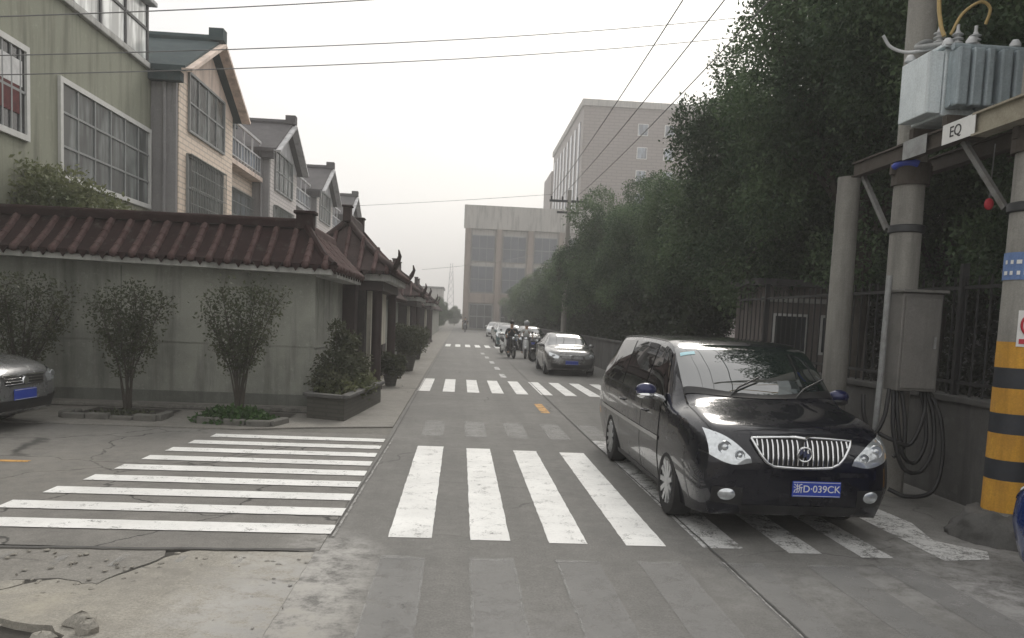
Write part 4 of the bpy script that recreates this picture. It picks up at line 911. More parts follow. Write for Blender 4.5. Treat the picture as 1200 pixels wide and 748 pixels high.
for (yb_, yp) in ((9.85,9.17),(7.85,7.28)):
    for xx in (4.98, 5.57): MB().beam((xx,yb_,3.85),((5.12 if yp > 8 else 5.23)+(-.15 if xx < 5.2 else .15),yp,3.12),.05,.05).build('strut', M['strut_steel'], pf_, world=True)
for (x,y,r) in ((5.11,9.0,.185),(5.22,7.10,.20)):
    MB().lathe([(r,3.06),(r+.012,3.07),(r+.012,3.14),(r,3.15)],(x,y,0),28).build('clamp', M['dark_metal'], pf_, world=True, smooth=40)
    MB().box((x-.24,y-.03,3.72),(x+.24,y+.03,3.84)).lathe([(r+.02,3.6),(r+.02,3.84)],(x,y,0),20).build('clamp', M['rust_steel'], pf_, world=True)
sp_ = MB().box((4.852,7.50,3.84),(4.858,8.02,4.04)).build('name_plate', M['sign_white'], pf_, world=True)
text_part('plate_text', 'EQ', M['sign_black'], pf_, .15, Matrix(((0,0,-1,4.850-5.3),(-1,0,0,7.80-8.1),(0,1,0,3.94-3.9),(0,0,0,1))))
MB().box((4.852,8.3,3.83),(4.858,8.75,4.03)).build('blank_plate', M['steel'], pf_, world=True)
bl = thing('blue_clip', 'bright blue plastic band tied round the pole at the platform end', 'band', (5.11,9.0,3.80))
MB().tube([(.21*math.cos(t),.21*math.sin(t),.04*math.sin(t*2)) for t in [math.pi*1.02+math.pi*.42*k/14 for k in range(15)]],.04,8).build('band_loop', M['blue_plastic'], bl, smooth=60)
# the transformer
tr = thing('transformer', 'pale blue grey oil transformer with ribbed radiators on the platform', 'transformer', (5.2,8.15,4.14))
Z0, Z1 = 4.18, 4.86; X0, X1, Y0, Y1 = 4.90, 5.32, 8.16, 8.72
MB().box((X0,Y0,Z0),(X1,Y1,Z1)).build('tank', M['tank_skylit_paint'], tr, world=True, bevel=.015)
MB().box((X0-.05,Y0-.05,Z1),(X1+.05,Y1+.05,Z1+.035)).build('tank_lid', M['tank_skylit_paint'], tr, world=True, bevel=.008)
MB().box((X0-.16,Y0-.005,Z0+.02),(X0-.012,Y1-.02,Z1-.03)).build('radiator_cover', M['tank_skylit_paint'], tr, world=True, bevel=.01)
for k in range(5):
    xx = X0+.02+k*.15
    MB().box((xx,Y0-.22,Z0+.06),(xx+.12 if k % 3 != 2 else xx+.08,Y0-.012,Z1-.04)).build('radiator_fin', M['fin_paint'], tr, world=True, bevel=.02)
for zz, rr in ((Z1-.02,.035),(Z0+.09,.03)): MB().tube([(X0,Y0-.12,zz),(X1+.33,Y0-.12,zz)],rr,10).build('radiator_header', M['fin_paint'], tr, world=True, smooth=50)
MB().box((X1,Y0+.05,Z0),(X1+.33,Y1-.1,Z1-.02)).build('radiator_side', M['fin_paint'], tr, world=True, bevel=.02)
for (x,y) in ((X0+.2,Y0-.10),(X1+.25,Y0-.10),(X0-.08,Y1-.03),(X0+.0,Y0-.02)):
    MB().lathe([(.02,0),(.055,.02),(.055,.05),(.03,.09),(.0,.095)],(x,y,Z1+.0),14).build('lug', M['porcelain'], tr, world=True, smooth=50)
for k in range(3):
    b = MB(); pr = [(.035,0)]
    for j in range(5): pr += [(.03,.04+j*.045),(.06,.05+j*.045),(.06,.058+j*.045),(.03,.075+j*.045)]
    pr += [(.018,.29),(.018,.34),(0,.34)]; b.lathe(pr,(X0+.12+k*.2,Y1-.22,Z1+.035),14).build('bushing', M['porcelain'], tr, world=True, smooth=40)
cg = 'loose cables above the transformer'
def cable(name, label, pts, r, mat, group, n=8):
    """a smooth curve through the given points"""
    P_ = [Vector(p) for p in pts]; P_ = [P_[0]*2-P_[1]] + P_ + [P_[-1]*2-P_[-2]]; out = []
    for i in range(1, len(P_)-2):
        for k in range(8):
            t = k/8; a,b,c,d = P_[i-1:i+3]; out.append(0.5*((2*b)+(c-a)*t+(2*a-5*b+4*c-d)*t*t+(3*b-a-3*c+d)*t**3))
    out.append(P_[-2]); o = MB().tube(out, r, n).build(name, mat, None, smooth=60); return tag(o, label, 'cable', group)
cable('cable', 'yellowish cable running up out of the frame from the transformer top', [(4.98,8.35,5.05),(4.96,8.4,5.2),(4.95,8.45,5.5),(5.0,8.5,6.2),(5.0,8.6,8.5)], .022, M['rope_yellow'], cg)
cable('cable', 'short looped yellowish cable bending over beside the upright one', [(5.02,8.30,5.05),(5.10,8.25,5.25),(5.25,8.2,5.36),(5.36,8.2,5.30),(5.34,8.22,5.15)], .016, M['rope_yellow'], cg)
cable('cable', 'pale curved cable end sticking out left of the transformer pole', [(4.98,8.5,4.98),(4.85,8.8,5.02),(4.70,8.9,5.10),(4.60,8.9,5.22)], .018, M['porcelain'], cg)
cable('cable', 'grey wrapped cable bundle round the pole above the transformer', [(4.95,8.3,4.95),(4.92,8.75,5.06),(5.06,8.78,5.14),(5.3,8.82,5.08),(5.32,8.5,4.98)], .03, M['steel'], cg)
rt = thing('red_tag', 'small red and white tag dangling below the platform between the poles', 'tag', (5.30,7.85,3.25))
MB().ball((0,0,0),(.05,.03,.06),10,8).build('tag_body', M['sign_red'], rt, smooth=60); MB().tube([(0,0,.05),(.01,0,.6)],.006,5).build('string', M['wire'], rt); MB().lathe([(.03,0),(.05,.02),(.03,.05)],(0.06,0,.08),10).build('insulator', M['porcelain'], rt, smooth=50)
# meter cabinet and the hanging cables below it
mc = thing('meter_cabinet', 'dull grey steel meter cabinet strapped to the transformer pole', 'cabinet', (5.2,8.7,1.27))
MB().box((4.86,8.50,1.27),(5.32,8.78,2.36)).build('cabinet_body', M['cabinet'], mc, world=True, bevel=.012)
dr = MB().box((4.885,8.478,1.30),(5.295,8.498,2.31)).build('door', M['cabinet'], mc, world=True, bevel=.006)
h = MB().box((5.23-5.2,8.462-8.7,1.75-1.27),(5.255-5.2,8.476-8.7,1.88-1.27)).build('handle', M['steel'], dr); 
MB().box((4.83,8.44,2.362),(5.35,8.80,2.395)).build('rain_cap', M['cabinet'], mc, world=True, bevel=.006)
cd = tag(MB().tube([(4.80,8.72,2.55),(4.79,8.72,1.4),(4.77,8.72,.55),(4.77,8.72,.02)],.033,12).build('conduit', M['steel'], None, smooth=60), 'bright upright steel conduit beside the meter cabinet', 'pipe')
kg = 'black cables hanging under the meter cabinet'
for i,(pts,lb) in enumerate([
  ([(4.93,8.62,1.28),(4.94,8.55,.9),(5.00,8.5,.55),(5.15,8.5,.47),(5.26,8.52,.7),(5.28,8.6,1.0),(5.24,8.66,1.27)], 'inner black cable loop under the meter cabinet'),
  ([(4.90,8.62,1.28),(4.88,8.52,.8),(4.98,8.45,.42),(5.18,8.44,.38),(5.33,8.48,.62),(5.36,8.58,1.0),(5.30,8.66,1.27)], 'middle black cable loop under the meter cabinet'),
  ([(5.34,8.66,1.28),(5.42,8.52,.95),(5.43,8.45,.5),(5.30,8.38,.17),(5.03,8.40,.10),(4.86,8.5,.16)], 'outermost black cable sweeping down to the ground'),
  ([(5.00,8.64,1.28),(5.02,8.56,.95),(5.01,8.52,.65),(4.90,8.52,.52)], 'short black cable dropping straight from the cabinet'),
  ([(5.28,8.64,1.28),(5.20,8.5,1.0),(5.06,8.48,.68),(4.86,8.52,.72),(4.74,8.62,.78)], 'slanting black cable crossing the loops towards the conduit'),
  ([(4.86,8.64,1.28),(4.80,8.6,.95),(4.68,8.6,.75),(4.58,8.62,.95),(4.58,8.68,1.2)], 'black cable looped round the foot of the conduit')]):
    cable('cable', lb, pts, .024, M['cable'], kg)
# far utility pole with crossarm
fp = pole('utility_pole', 'far slim utility pole with a crossarm, rising before the trees', 5.2, 40, 8.35, .15, .10, None)
MB().box((-1.0,-.05,7.75),(.9,.05,7.86)).build('crossarm', M['dark_metal'], fp)
MB().box((-.6,-.05,7.2),(.5,.05,7.3)).build('crossarm', M['dark_metal'], fp)
for xx in (-.9,-.35,.4,.8): MB().lathe([(.03,0),(.055,.05),(.04,.1),(.055,.13),(.03,.18),(0,.18)],(xx,0,7.86),10).build('insulator', M['dark_metal'], fp, smooth=50)
iv = mound('ivy', 'dark creeper wrapped round the middle of the far utility pole', 'creeper', (5.2,40,3.9), (.40,.40,1.5), 2400, .15, M['leaf_hedge'], 88)
# overhead wires
wg = 'overhead wires across the road'
def wire(label, a, b, sag, r=.012, n=14):
    a, b = Vector(a), Vector(b); pts = [a.lerp(b, i/n) - Vector((0,0,4*sag*(i/n)*(1-i/n))) for i in range(n+1)]
    return tag(MB().tube(pts, r, 6).build('overhead_wire', M['wire'], None, smooth=60), label, 'wire', wg)
wire('upper of the two wires crossing the sky from the green house to the big trees', (-9.5,11.5,4.9), (9,23.5,11.1), .25, .009)
wire('lower of the two wires crossing the sky from the green house to the big trees', (-9.5,11.5,4.65), (9,23.5,10.55), .25, .009)
wire('wire passing the roof terrace of the green house at the top left corner', (-9.0,10.4,5.0), (0.0,16.4,8.3), .08, .009)
wire('outer wire running along the road from the far pole towards the camera', (4.3,40,8.1), (3.2,5,7.2), .25, .012)
wire('second wire running along the road from the far pole towards the camera', (4.85,40,8.1), (3.9,5,7.2), .25, .012)
wire('inner wire running along the road just before the big tree', (5.6,40,8.1), (4.6,5,7.2), .25, .012)
wire('thin far wire descending to the far pole from over the gatehouses', (-30,70,9.5), (4.3,40,8.1), .3, .010)
wire('lowest thin far wire near the third gatehouse', (-3,60,5.2), (8,75,8.2), .2, .012)

# ================================================================== FAR BUILDINGS
ob = thing('office_block', 'grey glazed office block with brown pilasters at the end of the road', 'building', (7,110,0))
MB().box((0.3,110,-1),(24,128,16.9)).build('wall', M['stone_far'], ob, world=True)
MB().box((0.0,109.55,13.8),(24.2,110.0,16.95)).build('top_band', M['stone_far'], ob, world=True)
for i in range(6):
    xx = .2+i*4.3; MB().box((xx,109.5,-1),(xx+.75,109.98,13.8)).build('pilaster', M['orange_far'], ob, world=True)
    if i < 5:
        for z0, z1 in ((0.2,3.6),(5.2,8.8),(9.4,13.0)):
            wn = MB().box((xx+.95,109.84,z0),(xx+4.1,109.96,z1)).build('window', M['window_grey'], ob, world=True)
            for j in range(3):
                for q in range(2):
                    p = MB().box((xx+1.02+j*1.02-7,109.80-110,z0+.1+q*(z1-z0-.1)/2),(xx+1.96+j*1.02-7,109.835-110,z0-.02+(q+1)*(z1-z0-.1)/2)).build('pane', M['office_glass'] if z0 > 1 else M['pane_dark'], None); p.parent = wn
MB().box((.95,109.7,3.75),(24,109.97,5.0)).build('spandrel', M['orange_far'], ob, world=True)
tb = thing('tall_block', 'tall pinkish brick block rising above the office block and trees', 'building', (27,135,0))
MB().box((18.6,130,-1),(46,172,37)).build('wall', M['brick_far'], tb, world=True); MB().box((18.3,129.7,36.4),(46.3,172.3,37.4)).build('roof_edge', M['stone_far'], tb, world=True)
MB().box((18.55,175,-1),(46,190,34)).build('rear_wing', M['brick_far'], tb, world=True)
for r_ in range(9):
    for k in range(3):
        xx = 27.5+k*4.4; z = 2.5+r_*3.7
        f = MB().box((xx,129.86,z),(xx+1.7,130.0,z+1.9)).build('window', M['window_white'], tb, world=True)
        p = MB().box((xx+.12-27,129.82-135,z+.12),(xx+1.58-27,129.85-135,z+1.78)).build('pane', M['pane_blue'], None); p.parent = f
for k in range(8):
    yy = 133+k*4.9; MB().box((18.45,yy,3),(18.6,yy+1.8,34.5)).build('window', M['pane_blue'], tb, world=True)
lt = thing('lattice_tower', 'faint hazy lattice mast beyond the end of the road', 'tower', (-3.2,235,0))
m = MB()
for sx in (-1,1):
    for sy in (-1,1): m.tube([(sx*1.3,sy*1.3,-1),(sx*.3,sy*.3,17)],.07,5)
for k in range(7):
    z = k*2.1; a = 1.3-z/15; b = 1.3-(z+2.1)/15
    for s_ in (-1,1): m.tube([(-a,s_*a,z),(b,s_*b,z+2.1)],.04,4); m.tube([(a,s_*a,z),(-b,s_*b,z+2.1)],.04,4)
m.build('mast_frame', M['tower_steel'], lt)
dl = thing('distant_building', 'low pale building barely visible in the haze past the left wall', 'building', (-10,190,0)); MB().box((-24,190,-1),(-4.5,205,8)).build('wall', M['stone_far'], dl, world=True); MB().box((-24.2,189.6,8),(-4.2,205,8.5)).build('roof', M['grey_roof'], dl, world=True)

# ================================================================== VEHICLES
def pchip(xs, ys, x):
    xs = np.asarray(xs, float); ys = np.asarray(ys, float); h = np.diff(xs); d = np.diff(ys)/h; m = np.zeros(len(xs)); m[0], m[-1] = d[0], d[-1]
    for i in range(1, len(xs)-1):
        m[i] = 0 if d[i-1]*d[i] <= 0 else 3*(h[i-1]+h[i])/((2*h[i]+h[i-1])/d[i-1] + (h[i]+2*h[i-1])/d[i])
    i = int(min(max(np.searchsorted(xs, x)-1, 0), len(h)-1)); t = (x-xs[i])/h[i]
    return (2*t**3-3*t**2+1)*ys[i] + (t**3-2*t**2+t)*h[i]*m[i] + (-2*t**3+3*t**2)*ys[i+1] + (t**3-t**2)*h[i]*m[i+1]
class Body:
    """a car body lofted from stations; nose at y=0 facing -Y, x is half width, z up.
    station: y | zbot zmid zbelt zedge ztop | wbot wmid wbelt wedge"""
    def __init__(s, rows):
        s.T = np.array(rows, float); s.L = s.T[-1,0]; s.cache = {}
    def par(s, y):
        k = round(y, 4)
        if k not in s.cache: s.cache[k] = [float(pchip(s.T[:,0], s.T[:,j], y)) for j in range(1, 10)]
        return s.cache[k]
    def pt(s, y, v):
        """v: 0..1 underside, 1..2 sill-mid, 2..3 mid-belt, 3..4 belt-edge, 4..5 edge-centre (half section, x >= 0)"""
        zb, zm, zl, ze, zt, wb, wm, wl, we = s.par(y)
        if v <= 1: return (wb*v, y, zb)
        C = [(wb*.96, zb-.02), (wb, zb), (wm, zm), (wl, zl), (we, ze), (we*.62, zt-(zt-ze)*.22)]
        if v < 4:
            i = int(v); t = v-i; a, b, c, d = C[i-1], C[i], C[i+1], C[i+2]
            f = lambda k: 0.5*((2*b[k])+(c[k]-a[k])*t*.75+(2*a[k]*.75-5*b[k]+b[k]*.5+4*c[k]+(c[k]*.5-c[k]*0)-d[k]*.75-(a[k]*0)-(c[k]*.0))*0+0)  # placeholder, replaced below
            k_ = .6
            def her(j):
                m0, m1 = k_*(c[j]-a[j])/2*1.0, k_*(d[j]-b[j])/2*1.0
                return (2*t**3-3*t**2+1)*b[j]+(t**3-2*t**2+t)*m0+(-2*t**3+3*t**2)*c[j]+(t**3-t**2)*m1
            return (her(0), y, her(1))
        t = min(v-4, 1.0); th = t*math.pi/2
        return (we*math.cos(th)**0.58 if t < 1 else 0.0, y, ze+(zt-ze)*math.sin(th)**0.9)
    def W(s, y, z):
        """half width at height z"""
        best = 0.0; prev = s.pt(y, 1.0)
        if z < prev[2]: return 0.0
        for i in range(1, 49):
            p = s.pt(y, 1+4*i/48)
            if (prev[2]-z)*(p[2]-z) <= 0 and abs(p[2]-prev[2]) > 1e-9:
                t = (z-prev[2])/(p[2]-prev[2]); best = max(best, prev[0]+(p[0]-prev[0])*t)
            prev = p
        return best
    def front_y(s, x, z):
        lo = None
        for i in range(0, 61):
            y = .9*(i/60)**1.6
            if s.W(y, z) >= abs(x):
                if i == 0: return 0.0
                a, b = .9*((i-1)/60)**1.6, y
                for _ in range(14):
                    m = (a+b)/2
                    if s.W(m, z) >= abs(x): b = m
                    else: a = m
                return b
        return .9
    def rear_y(s, x, z):
        for i in range(0, 61):
            y = s.L-.9*(i/60)**1.6
            if s.W(y, z) >= abs(x):
                if i == 0: return s.L
                a, b = s.L-.9*((i-1)/60)**1.6, y
                for _ in range(14):
                    m = (a+b)/2
                    if s.W(m, z) >= abs(x): b = m
                    else: a = m
                return b
        return s.L-.9
    def shell(s, ny=64):
        T = s.T[:,0]; ys = sorted(set([float(a) for a in T] + [T[i]+(T[i+1]-T[i])*k/max(1,round((T[i+1]-T[i])/.11)) for i in range(len(T)-1) for k in range(1, max(1,round((T[i+1]-T[i])/.11)))]))
        vv = [0,.5,1]+[1+k/6 for k in range(1,7)]+[2+k/6 for k in range(1,7)]+[3+k/6 for k in range(1,7)]+[4+k/7 for k in range(1,8)]
        m = MB(); rows = []
        for y in ys:
            half = [s.pt(y, v) for v in vv]; rows.append(half[1:] + [(-x,y_,z) for x,y_,z in half[-2::-1]])
        n = len(rows[0]); vs = [p for r in rows for p in r]; fs = []
        for i in range(len(rows)-1):
            for k in range(n): fs.append((i*n+k, i*n+(k+1)%n, (i+1)*n+(k+1)%n, (i+1)*n+k))
        fs += [tuple(range(n)), tuple((len(rows)-1)*n+k for k in range(n-1,-1,-1))]
        return m.add(vs, fs)
    def patch(s, fy0, fy1, v0, v1, off, side=1, na=14, nb=14, thick=.0):
        """a skin over the loft between two y limits (each a function of the v fraction) and v0..v1"""
        g = []
        for j in range(nb+1):
            b = j/nb; v = v0+(v1-v0)*b; row = []
            for i in range(na+1):
                a = i/na; y = fy0(b)+(fy1(b)-fy0(b))*a; p = Vector(s.pt(y, v)); e = .01
                dy = Vector(s.pt(min(y+e,s.L), v))-Vector(s.pt(max(y-e,0), v)); dv = Vector(s.pt(y, min(v+e,5)))-Vector(s.pt(y, v-e))
                nn = dv.cross(dy); nn = nn.normalized() if nn.length > 1e-9 else Vector((0,0,1))
                if nn.x < 0 and v < 4.2: nn = -nn
                if v >= 4.2 and nn.z < 0: nn = -nn
                q = p+nn*off; row.append((q.x*side, q.y, q.z))
            g.append(row)
        return MB().grid(g)
    def disc_patch(s, cx, cz, rx, rz_, off, n=20):
        ctr = (cx, s.front_y(cx,cz)-off-.008, cz); vs = [ctr]; fs = []
        for q in (.6, 1.0):
            for k in range(n):
                t = 2*math.pi*k/n; x, z = cx+rx*q*math.cos(t), cz+rz_*q*math.sin(t); vs.append((x, s.front_y(x,z)-(off+.004 if q < 1 else -.002), z))
        for k in range(n): fs += [(0,1+k,1+(k+1)%n), (1+k,1+n+k,1+n+(k+1)%n,1+(k+1)%n)]
        return MB().add(vs, fs)
    def front_patch(s, c00, c10, c11, c01, off, na=12, nb=8, bow=0.0, rear=False):
        g = []; fn = s.rear_y if rear else s.front_y; sg = 1 if rear else -1
        for j in range(nb+1):
            b = j/nb; row = []
            for i in range(na+1):
                a = i/na; x = (c00[0]*(1-a)+c10[0]*a)*(1-b)+(c01[0]*(1-a)+c11[0]*a)*b; z = (c00[1]*(1-a)+c10[1]*a)*(1-b)+(c01[1]*(1-a)+c11[1]*a)*b
                z += bow*math.sin(math.pi*a)*(2*b-1); row.append((x, fn(x,z)+sg*off, z))
            g.append(row)
        return MB().grid(g)
def carve(o, wheels, r, half):
    """cut the wheel arches out of the shell"""
    m = MB()
    for y, z in wheels:
        for s_ in (-1,1): m.lathe([(r,half-.30),(r,half+.30)] if s_ > 0 else [(r,-half-.30),(r,-half+.30)], (0,y,z), 36, 'x')
    c = m.build('cut', M['plastic'], None); md = o.modifiers.new('b','BOOLEAN'); md.operation = 'DIFFERENCE'; md.object = c; md.solver = 'EXACT'
    dg = bpy.context.evaluated_depsgraph_get(); me = bpy.data.meshes.new_from_object(o.evaluated_get(dg)); o.modifiers.clear(); old = o.data; o.data = me; bpy.data.objects.remove(c)
    me.polygons.foreach_set('use_smooth', [True]*len(me.polygons)); me.set_sharp_from_angle(angle=R(32))
def sub(o, root): o.parent = root; return o
def wheel(root, x, y, r, wd, side, spokes=8):
    t = MB(); n = 40; hw = wd/2
    t.lathe([(r*.66,-hw*.9),(r*.80,-hw),(r*.95,-hw*.9),(r,-hw*.6),(r,hw*.6),(r*.95,hw*.9),(r*.80,hw),(r*.66,hw*.9)], (0,0,0), n, 'x', closed=True)
    wh = t.build('wheel', M['rubber'], root, smooth=40); wh.location = (x,y,r)
    ox = side*hw*.55; m = MB()
    m.lathe([(r*.66,-hw*.8),(r*.68,-hw*.8),(r*.68,hw*.90),(r*.575,hw*.88),(r*.565,hw*.6),(r*.60,-hw*.8)], (0,0,0), n, 'x', closed=True)
    m.lathe([(r*.16,ox-side*.03),(r*.15,ox+side*.035),(r*.05,ox+side*.04)], (0,0,0), 20, 'x')
    for k in range(spokes):
        a = 2*math.pi*k/spokes; ca, sa = math.cos(a), math.sin(a)
        m.beam((ox+side*.015,ca*r*.10,sa*r*.10),(ox+side*.03,ca*r*.63,sa*r*.63),.05*r/.33,.03,(1,0,0))
    m.build('rim', M['alloy'], wh, smooth=30)
    MB().lathe([(r*.60,ox-side*.05),(r*.6,ox-side*.06)],(0,0,0),30,'x').build('brake_disc', M['plastic'], wh)
    return wh
def plate(root, x, y, z, txt=None, w_=.44, h_=.14, rot=0.0, facing=-1):
    p = MB().box((x-w_/2,y-.012,z-h_/2),(x+w_/2,y,z+h_/2)).build('number_plate', M['plate_blue'], root, bevel=.008)
    m = MB()
    for a, b in (((x-w_/2+.008,z-h_/2+.008),(x+w_/2-.008,z-h_/2+.012)),((x-w_/2+.008,z+h_/2-.012),(x+w_/2-.008,z+h_/2-.008))): m.box((a[0],y-.0145,a[1]),(b[0],y-.012,b[1]))
    m.build('plate_border', M['sign_white'], p)
    if txt: text_part('plate_text', txt, M['sign_white'], p, .088, Matrix(((1,0,0,x),(0,0,-1,y-.014),(0,1,0,z),(0,0,0,1))))
    return p
def mirror_pair(fn):
    for s_ in (1,-1): fn(s_)

# ------------------------------------------------------------------ the black people carrier
VB = Body([
 (0.00,.36,.50,.68,.74,.78,.48,.62,.60,.54),(0.04,.28,.50,.75,.84,.90,.66,.77,.745,.66),(0.12,.23,.50,.82,.93,.98,.76,.855,.825,.73),
 (0.25,.21,.52,.88,.99,1.04,.81,.895,.865,.77),(0.45,.20,.54,.94,1.045,1.09,.85,.918,.892,.79),(0.75,.20,.55,1.00,1.10,1.15,.87,.93,.907,.79),
 (0.98,.20,.56,1.01,1.12,1.21,.88,.935,.912,.775),(1.18,.20,.56,1.03,1.25,1.36,.88,.935,.915,.765),(1.45,.20,.56,1.05,1.45,1.54,.88,.935,.916,.75),
 (1.75,.20,.56,1.06,1.63,1.69,.88,.935,.916,.725),(2.0,.20,.56,1.06,1.69,1.745,.88,.935,.916,.715),(3.2,.20,.56,1.07,1.71,1.77,.88,.935,.916,.72),
 (4.3,.21,.56,1.08,1.68,1.75,.88,.93,.91,.71),(4.86,.23,.57,1.09,1.57,1.69,.86,.92,.90,.665),(5.12,.27,.58,1.08,1.36,1.50,.82,.90,.87,.68),(5.27,.32,.58,1.00,1.12,1.2,.76,.86,.82,.66),(5.34,.40,.6,.9,.95,1.0,.66,.78,.74,.6)])
VX, VY = 3.04, 6.72
van = thing('people_carrier', 'glossy midnight black people carrier parked on the zebra stripes with a vertical chrome grille', 'van', (VX,VY,0))
vb = VB.shell().build('body', M['van_paint'], van, smooth=35); carve(vb, [(1.0,.345),(3.98,.345)], .395, .93)
ws = VB.patch(lambda b: 1.17-.16*b**1.3, lambda b: 1.735+.03*b, 4.10, 5.0, .006, 1, 16, 14)
ws2 = VB.patch(lambda b: 1.17-.16*b**1.3, lambda b: 1.735+.03*b, 4.10, 5.0, .006, -1, 16, 14); ws.add(ws2.v, ws2.f); ws.build('windscreen', M['car_glass'], van, smooth=180)
cw = VB.patch(lambda b: 1.10-.16*b**1.3, lambda b: 1.175-.16*b**1.3, 4.06, 5.0, .008, 1, 3, 14); c2 = VB.patch(lambda b: 1.10-.16*b**1.3, lambda b: 1.175-.16*b**1.3, 4.06, 5.0, .008, -1, 3, 14); cw.add(c2.v,c2.f); cw.build('cowl', M['plastic'], van, smooth=180)
for sd_ in (1,-1):
    VB.patch(lambda b: 1.22+.50*b, lambda b: 2.20, 3.10, 3.90, .005, sd_).build('side_window', M['side_glass'], van, smooth=180)
    VB.patch(lambda b: 2.28, lambda b: 3.40, 3.10, 3.90, .005, sd_).build('side_window', M['side_glass'], van, smooth=180)
    VB.patch(lambda b: 3.46, lambda b: 4.95-.10*b, 3.12, 3.90, .005, sd_).build('side_window', M['side_glass'], van, smooth=180)
    for (a, b_) in ((1.42,2.235),(2.255,3.44)):
        d_ = VB.patch(lambda b, a=a: a, lambda b, b_=b_: b_, 1.25, 3.06, .004, sd_, 10, 12).build('door', M['van_paint'], van, smooth=180)
        hy = b_-.16; zh = .93; xh = VB.W(hy, zh)
        MB().tube([(sd_*(xh+.005),hy-.10,zh),(sd_*(xh+.035),hy-.07,zh+.005),(sd_*(xh+.035),hy+.05,zh+.005),(sd_*(xh+.005),hy+.08,zh)],.014,8).build('handle', M['van_paint'], d_, smooth=60)
    VB.patch(lambda b: 1.40, lambda b: 4.7, 2.30, 2.38, .012, sd_, 30, 2).build('side_moulding', M['chrome'], van, smooth=180)
    VB.patch(lambda b: 1.22, lambda b: 4.75, 3.06, 3.10, .009, sd_, 30, 2).build('window_trim', M['plastic'], van, smooth=180)
    VB.patch(lambda b: 1.36, lambda b: 3.6, 1.02, 1.25, .008, sd_, 20, 3).build('sill', M['plastic'], van, smooth=180)
    # mirrors
    for yy in (1.415, 2.245, 3.45): VB.patch(lambda b, yy=yy: yy-.006, lambda b, yy=yy: yy+.006, 1.25, 3.06, .0062, sd_, 1, 14).build('shut_line', M['plastic'], van, smooth=180)
    VB.patch(lambda b: .10, lambda b: 1.02, 4.035, 4.065, .004, sd_, 20, 1).build('shut_line', M['plastic'], van, smooth=180)
    VB.patch(lambda b: .40+.1*b, lambda b: .412+.1*b, 1.4, 2.55, .004, sd_, 1, 12).build('shut_line', M['plastic'], van, smooth=180)
    zm = 1.20; my = 1.55; mx_ = VB.W(my, 1.10)
    mo = MB().ball((sd_*(mx_+.15),my,zm),(.115,.07,.072),16,10).build('wing_mirror', M['van_mirror'], van, smooth=180)
    MB().ball((sd_*(mx_+.15),my-.005,zm-.055),(.10,.07,.045),12,8).tube([(sd_*(mx_-.02),my+.0,zm-.08),(sd_*(mx_+.08),my,zm-.05)],.03,8).build('mirror_foot', M['chrome'] if sd_ < 0 else M['plastic'], mo, smooth=60)
    # headlamps: bright reflector cluster under a lens, wrapping the corner
    hl = VB.front_patch((sd_*.81,.775),(sd_*.45,.725),(sd_*.47,.775),(sd_*.82,.985),.008,18,12,.045).build('headlight', M['lamp_lens'], van, smooth=180)
    for (x,z,r) in ((.685,.845,.062),(.56,.785,.045)):
        y = VB.front_y(x,z)-.012; MB().lathe([(r,.012),(r*.92,-.006),(r*.8,.004)],(sd_*x,y,z),20,'y').build('lamp', M['lamp_dark'], hl, smooth=50)
        MB().ball((sd_*x,y,z),(r*.5,.012,r*.5),12,8).build('bulb', M['lamp_lens'], hl, smooth=180)
    VB.front_patch((sd_*.87,.785),(sd_*.45,.712),(sd_*.45,.725),(sd_*.87,.80),.006,14,2).build('lamp_surround', M['plastic'], van, smooth=180)
    fx, fz = .655, .435; fy = VB.front_y(fx, fz)
    fl = VB.disc_patch(sd_*fx, fz, .085, .062, .012).build('fog_lamp', M['lamp_lens'], van, smooth=180)
    VB.front_patch((sd_*.78,.36),(sd_*.52,.34),(sd_*.52,.50),(sd_*.78,.50),.004,8,6).build('fog_recess', M['plastic'], van, smooth=180)
    VB.front_patch((sd_*.81,1.0),(sd_*.60,1.0),(sd_*.60,1.36),(sd_*.81,1.30),.006,6,6,0,True).build('tail_lamp', M['tail_red'], van, smooth=180)
    wheel(van, sd_*.83, 1.0, .335, .22, sd_, 11); wheel(van, sd_*.83, 3.98, .335, .22, sd_, 11)
# grille: chrome frame, dark mesh and upright bars
GT, GBt = .935, .70
def gx(z): t = (z-GBt)/(GT-GBt); return .26+.19*max(0,min(1,t))**.55
zs = [GBt+(GT-GBt)*k/8 for k in range(9)]
MB().grid([[(x, VB.front_y(x,z)-.012, z) for x in [gx(z)*(-1+2*i/24) for i in range(25)]] for z in zs]).build('grille', M['plastic'], van, smooth=180)
fr = []
for k in range(9): fr.append((-gx(zs[8-k]), zs[8-k]))
for k in range(1,16): fr.append((gx(GBt)*(-1+2*k/16), GBt-.012*math.sin(math.pi*k/16)))
for k in range(9): fr.append((gx(zs[k]), zs[k]))
for k in range(1,16): fr.append((gx(GT)*(1-2*k/16), GT+.018*math.sin(math.pi*k/16)))
fr.append(fr[0]); MB().tube([(x, VB.front_y(x,min(z,GT))-.02, z) for x,z in fr],.014,8).build('grille_frame', M['chrome'], van, smooth=60)
for i in range(19):
    x = -.405+.81*i/18; zz = [z for z in [GBt+.012+(GT-GBt-.02)*k/8 for k in range(9)] if gx(z) > abs(x)+.008]
    if len(zz) >= 2: MB().tube([(x, VB.front_y(x,z)-.024, z) for z in zz],[.0085]*len(zz),6).build('grille_bar', M['chrome'], van, smooth=60)
em = MB(); ey = VB.front_y(0,.81)-.045; ring = [(.062*math.cos(t), ey, .815+.062*math.sin(t)) for t in [2*math.pi*k/28 for k in range(29)]]; em.tube(ring,.009,8)
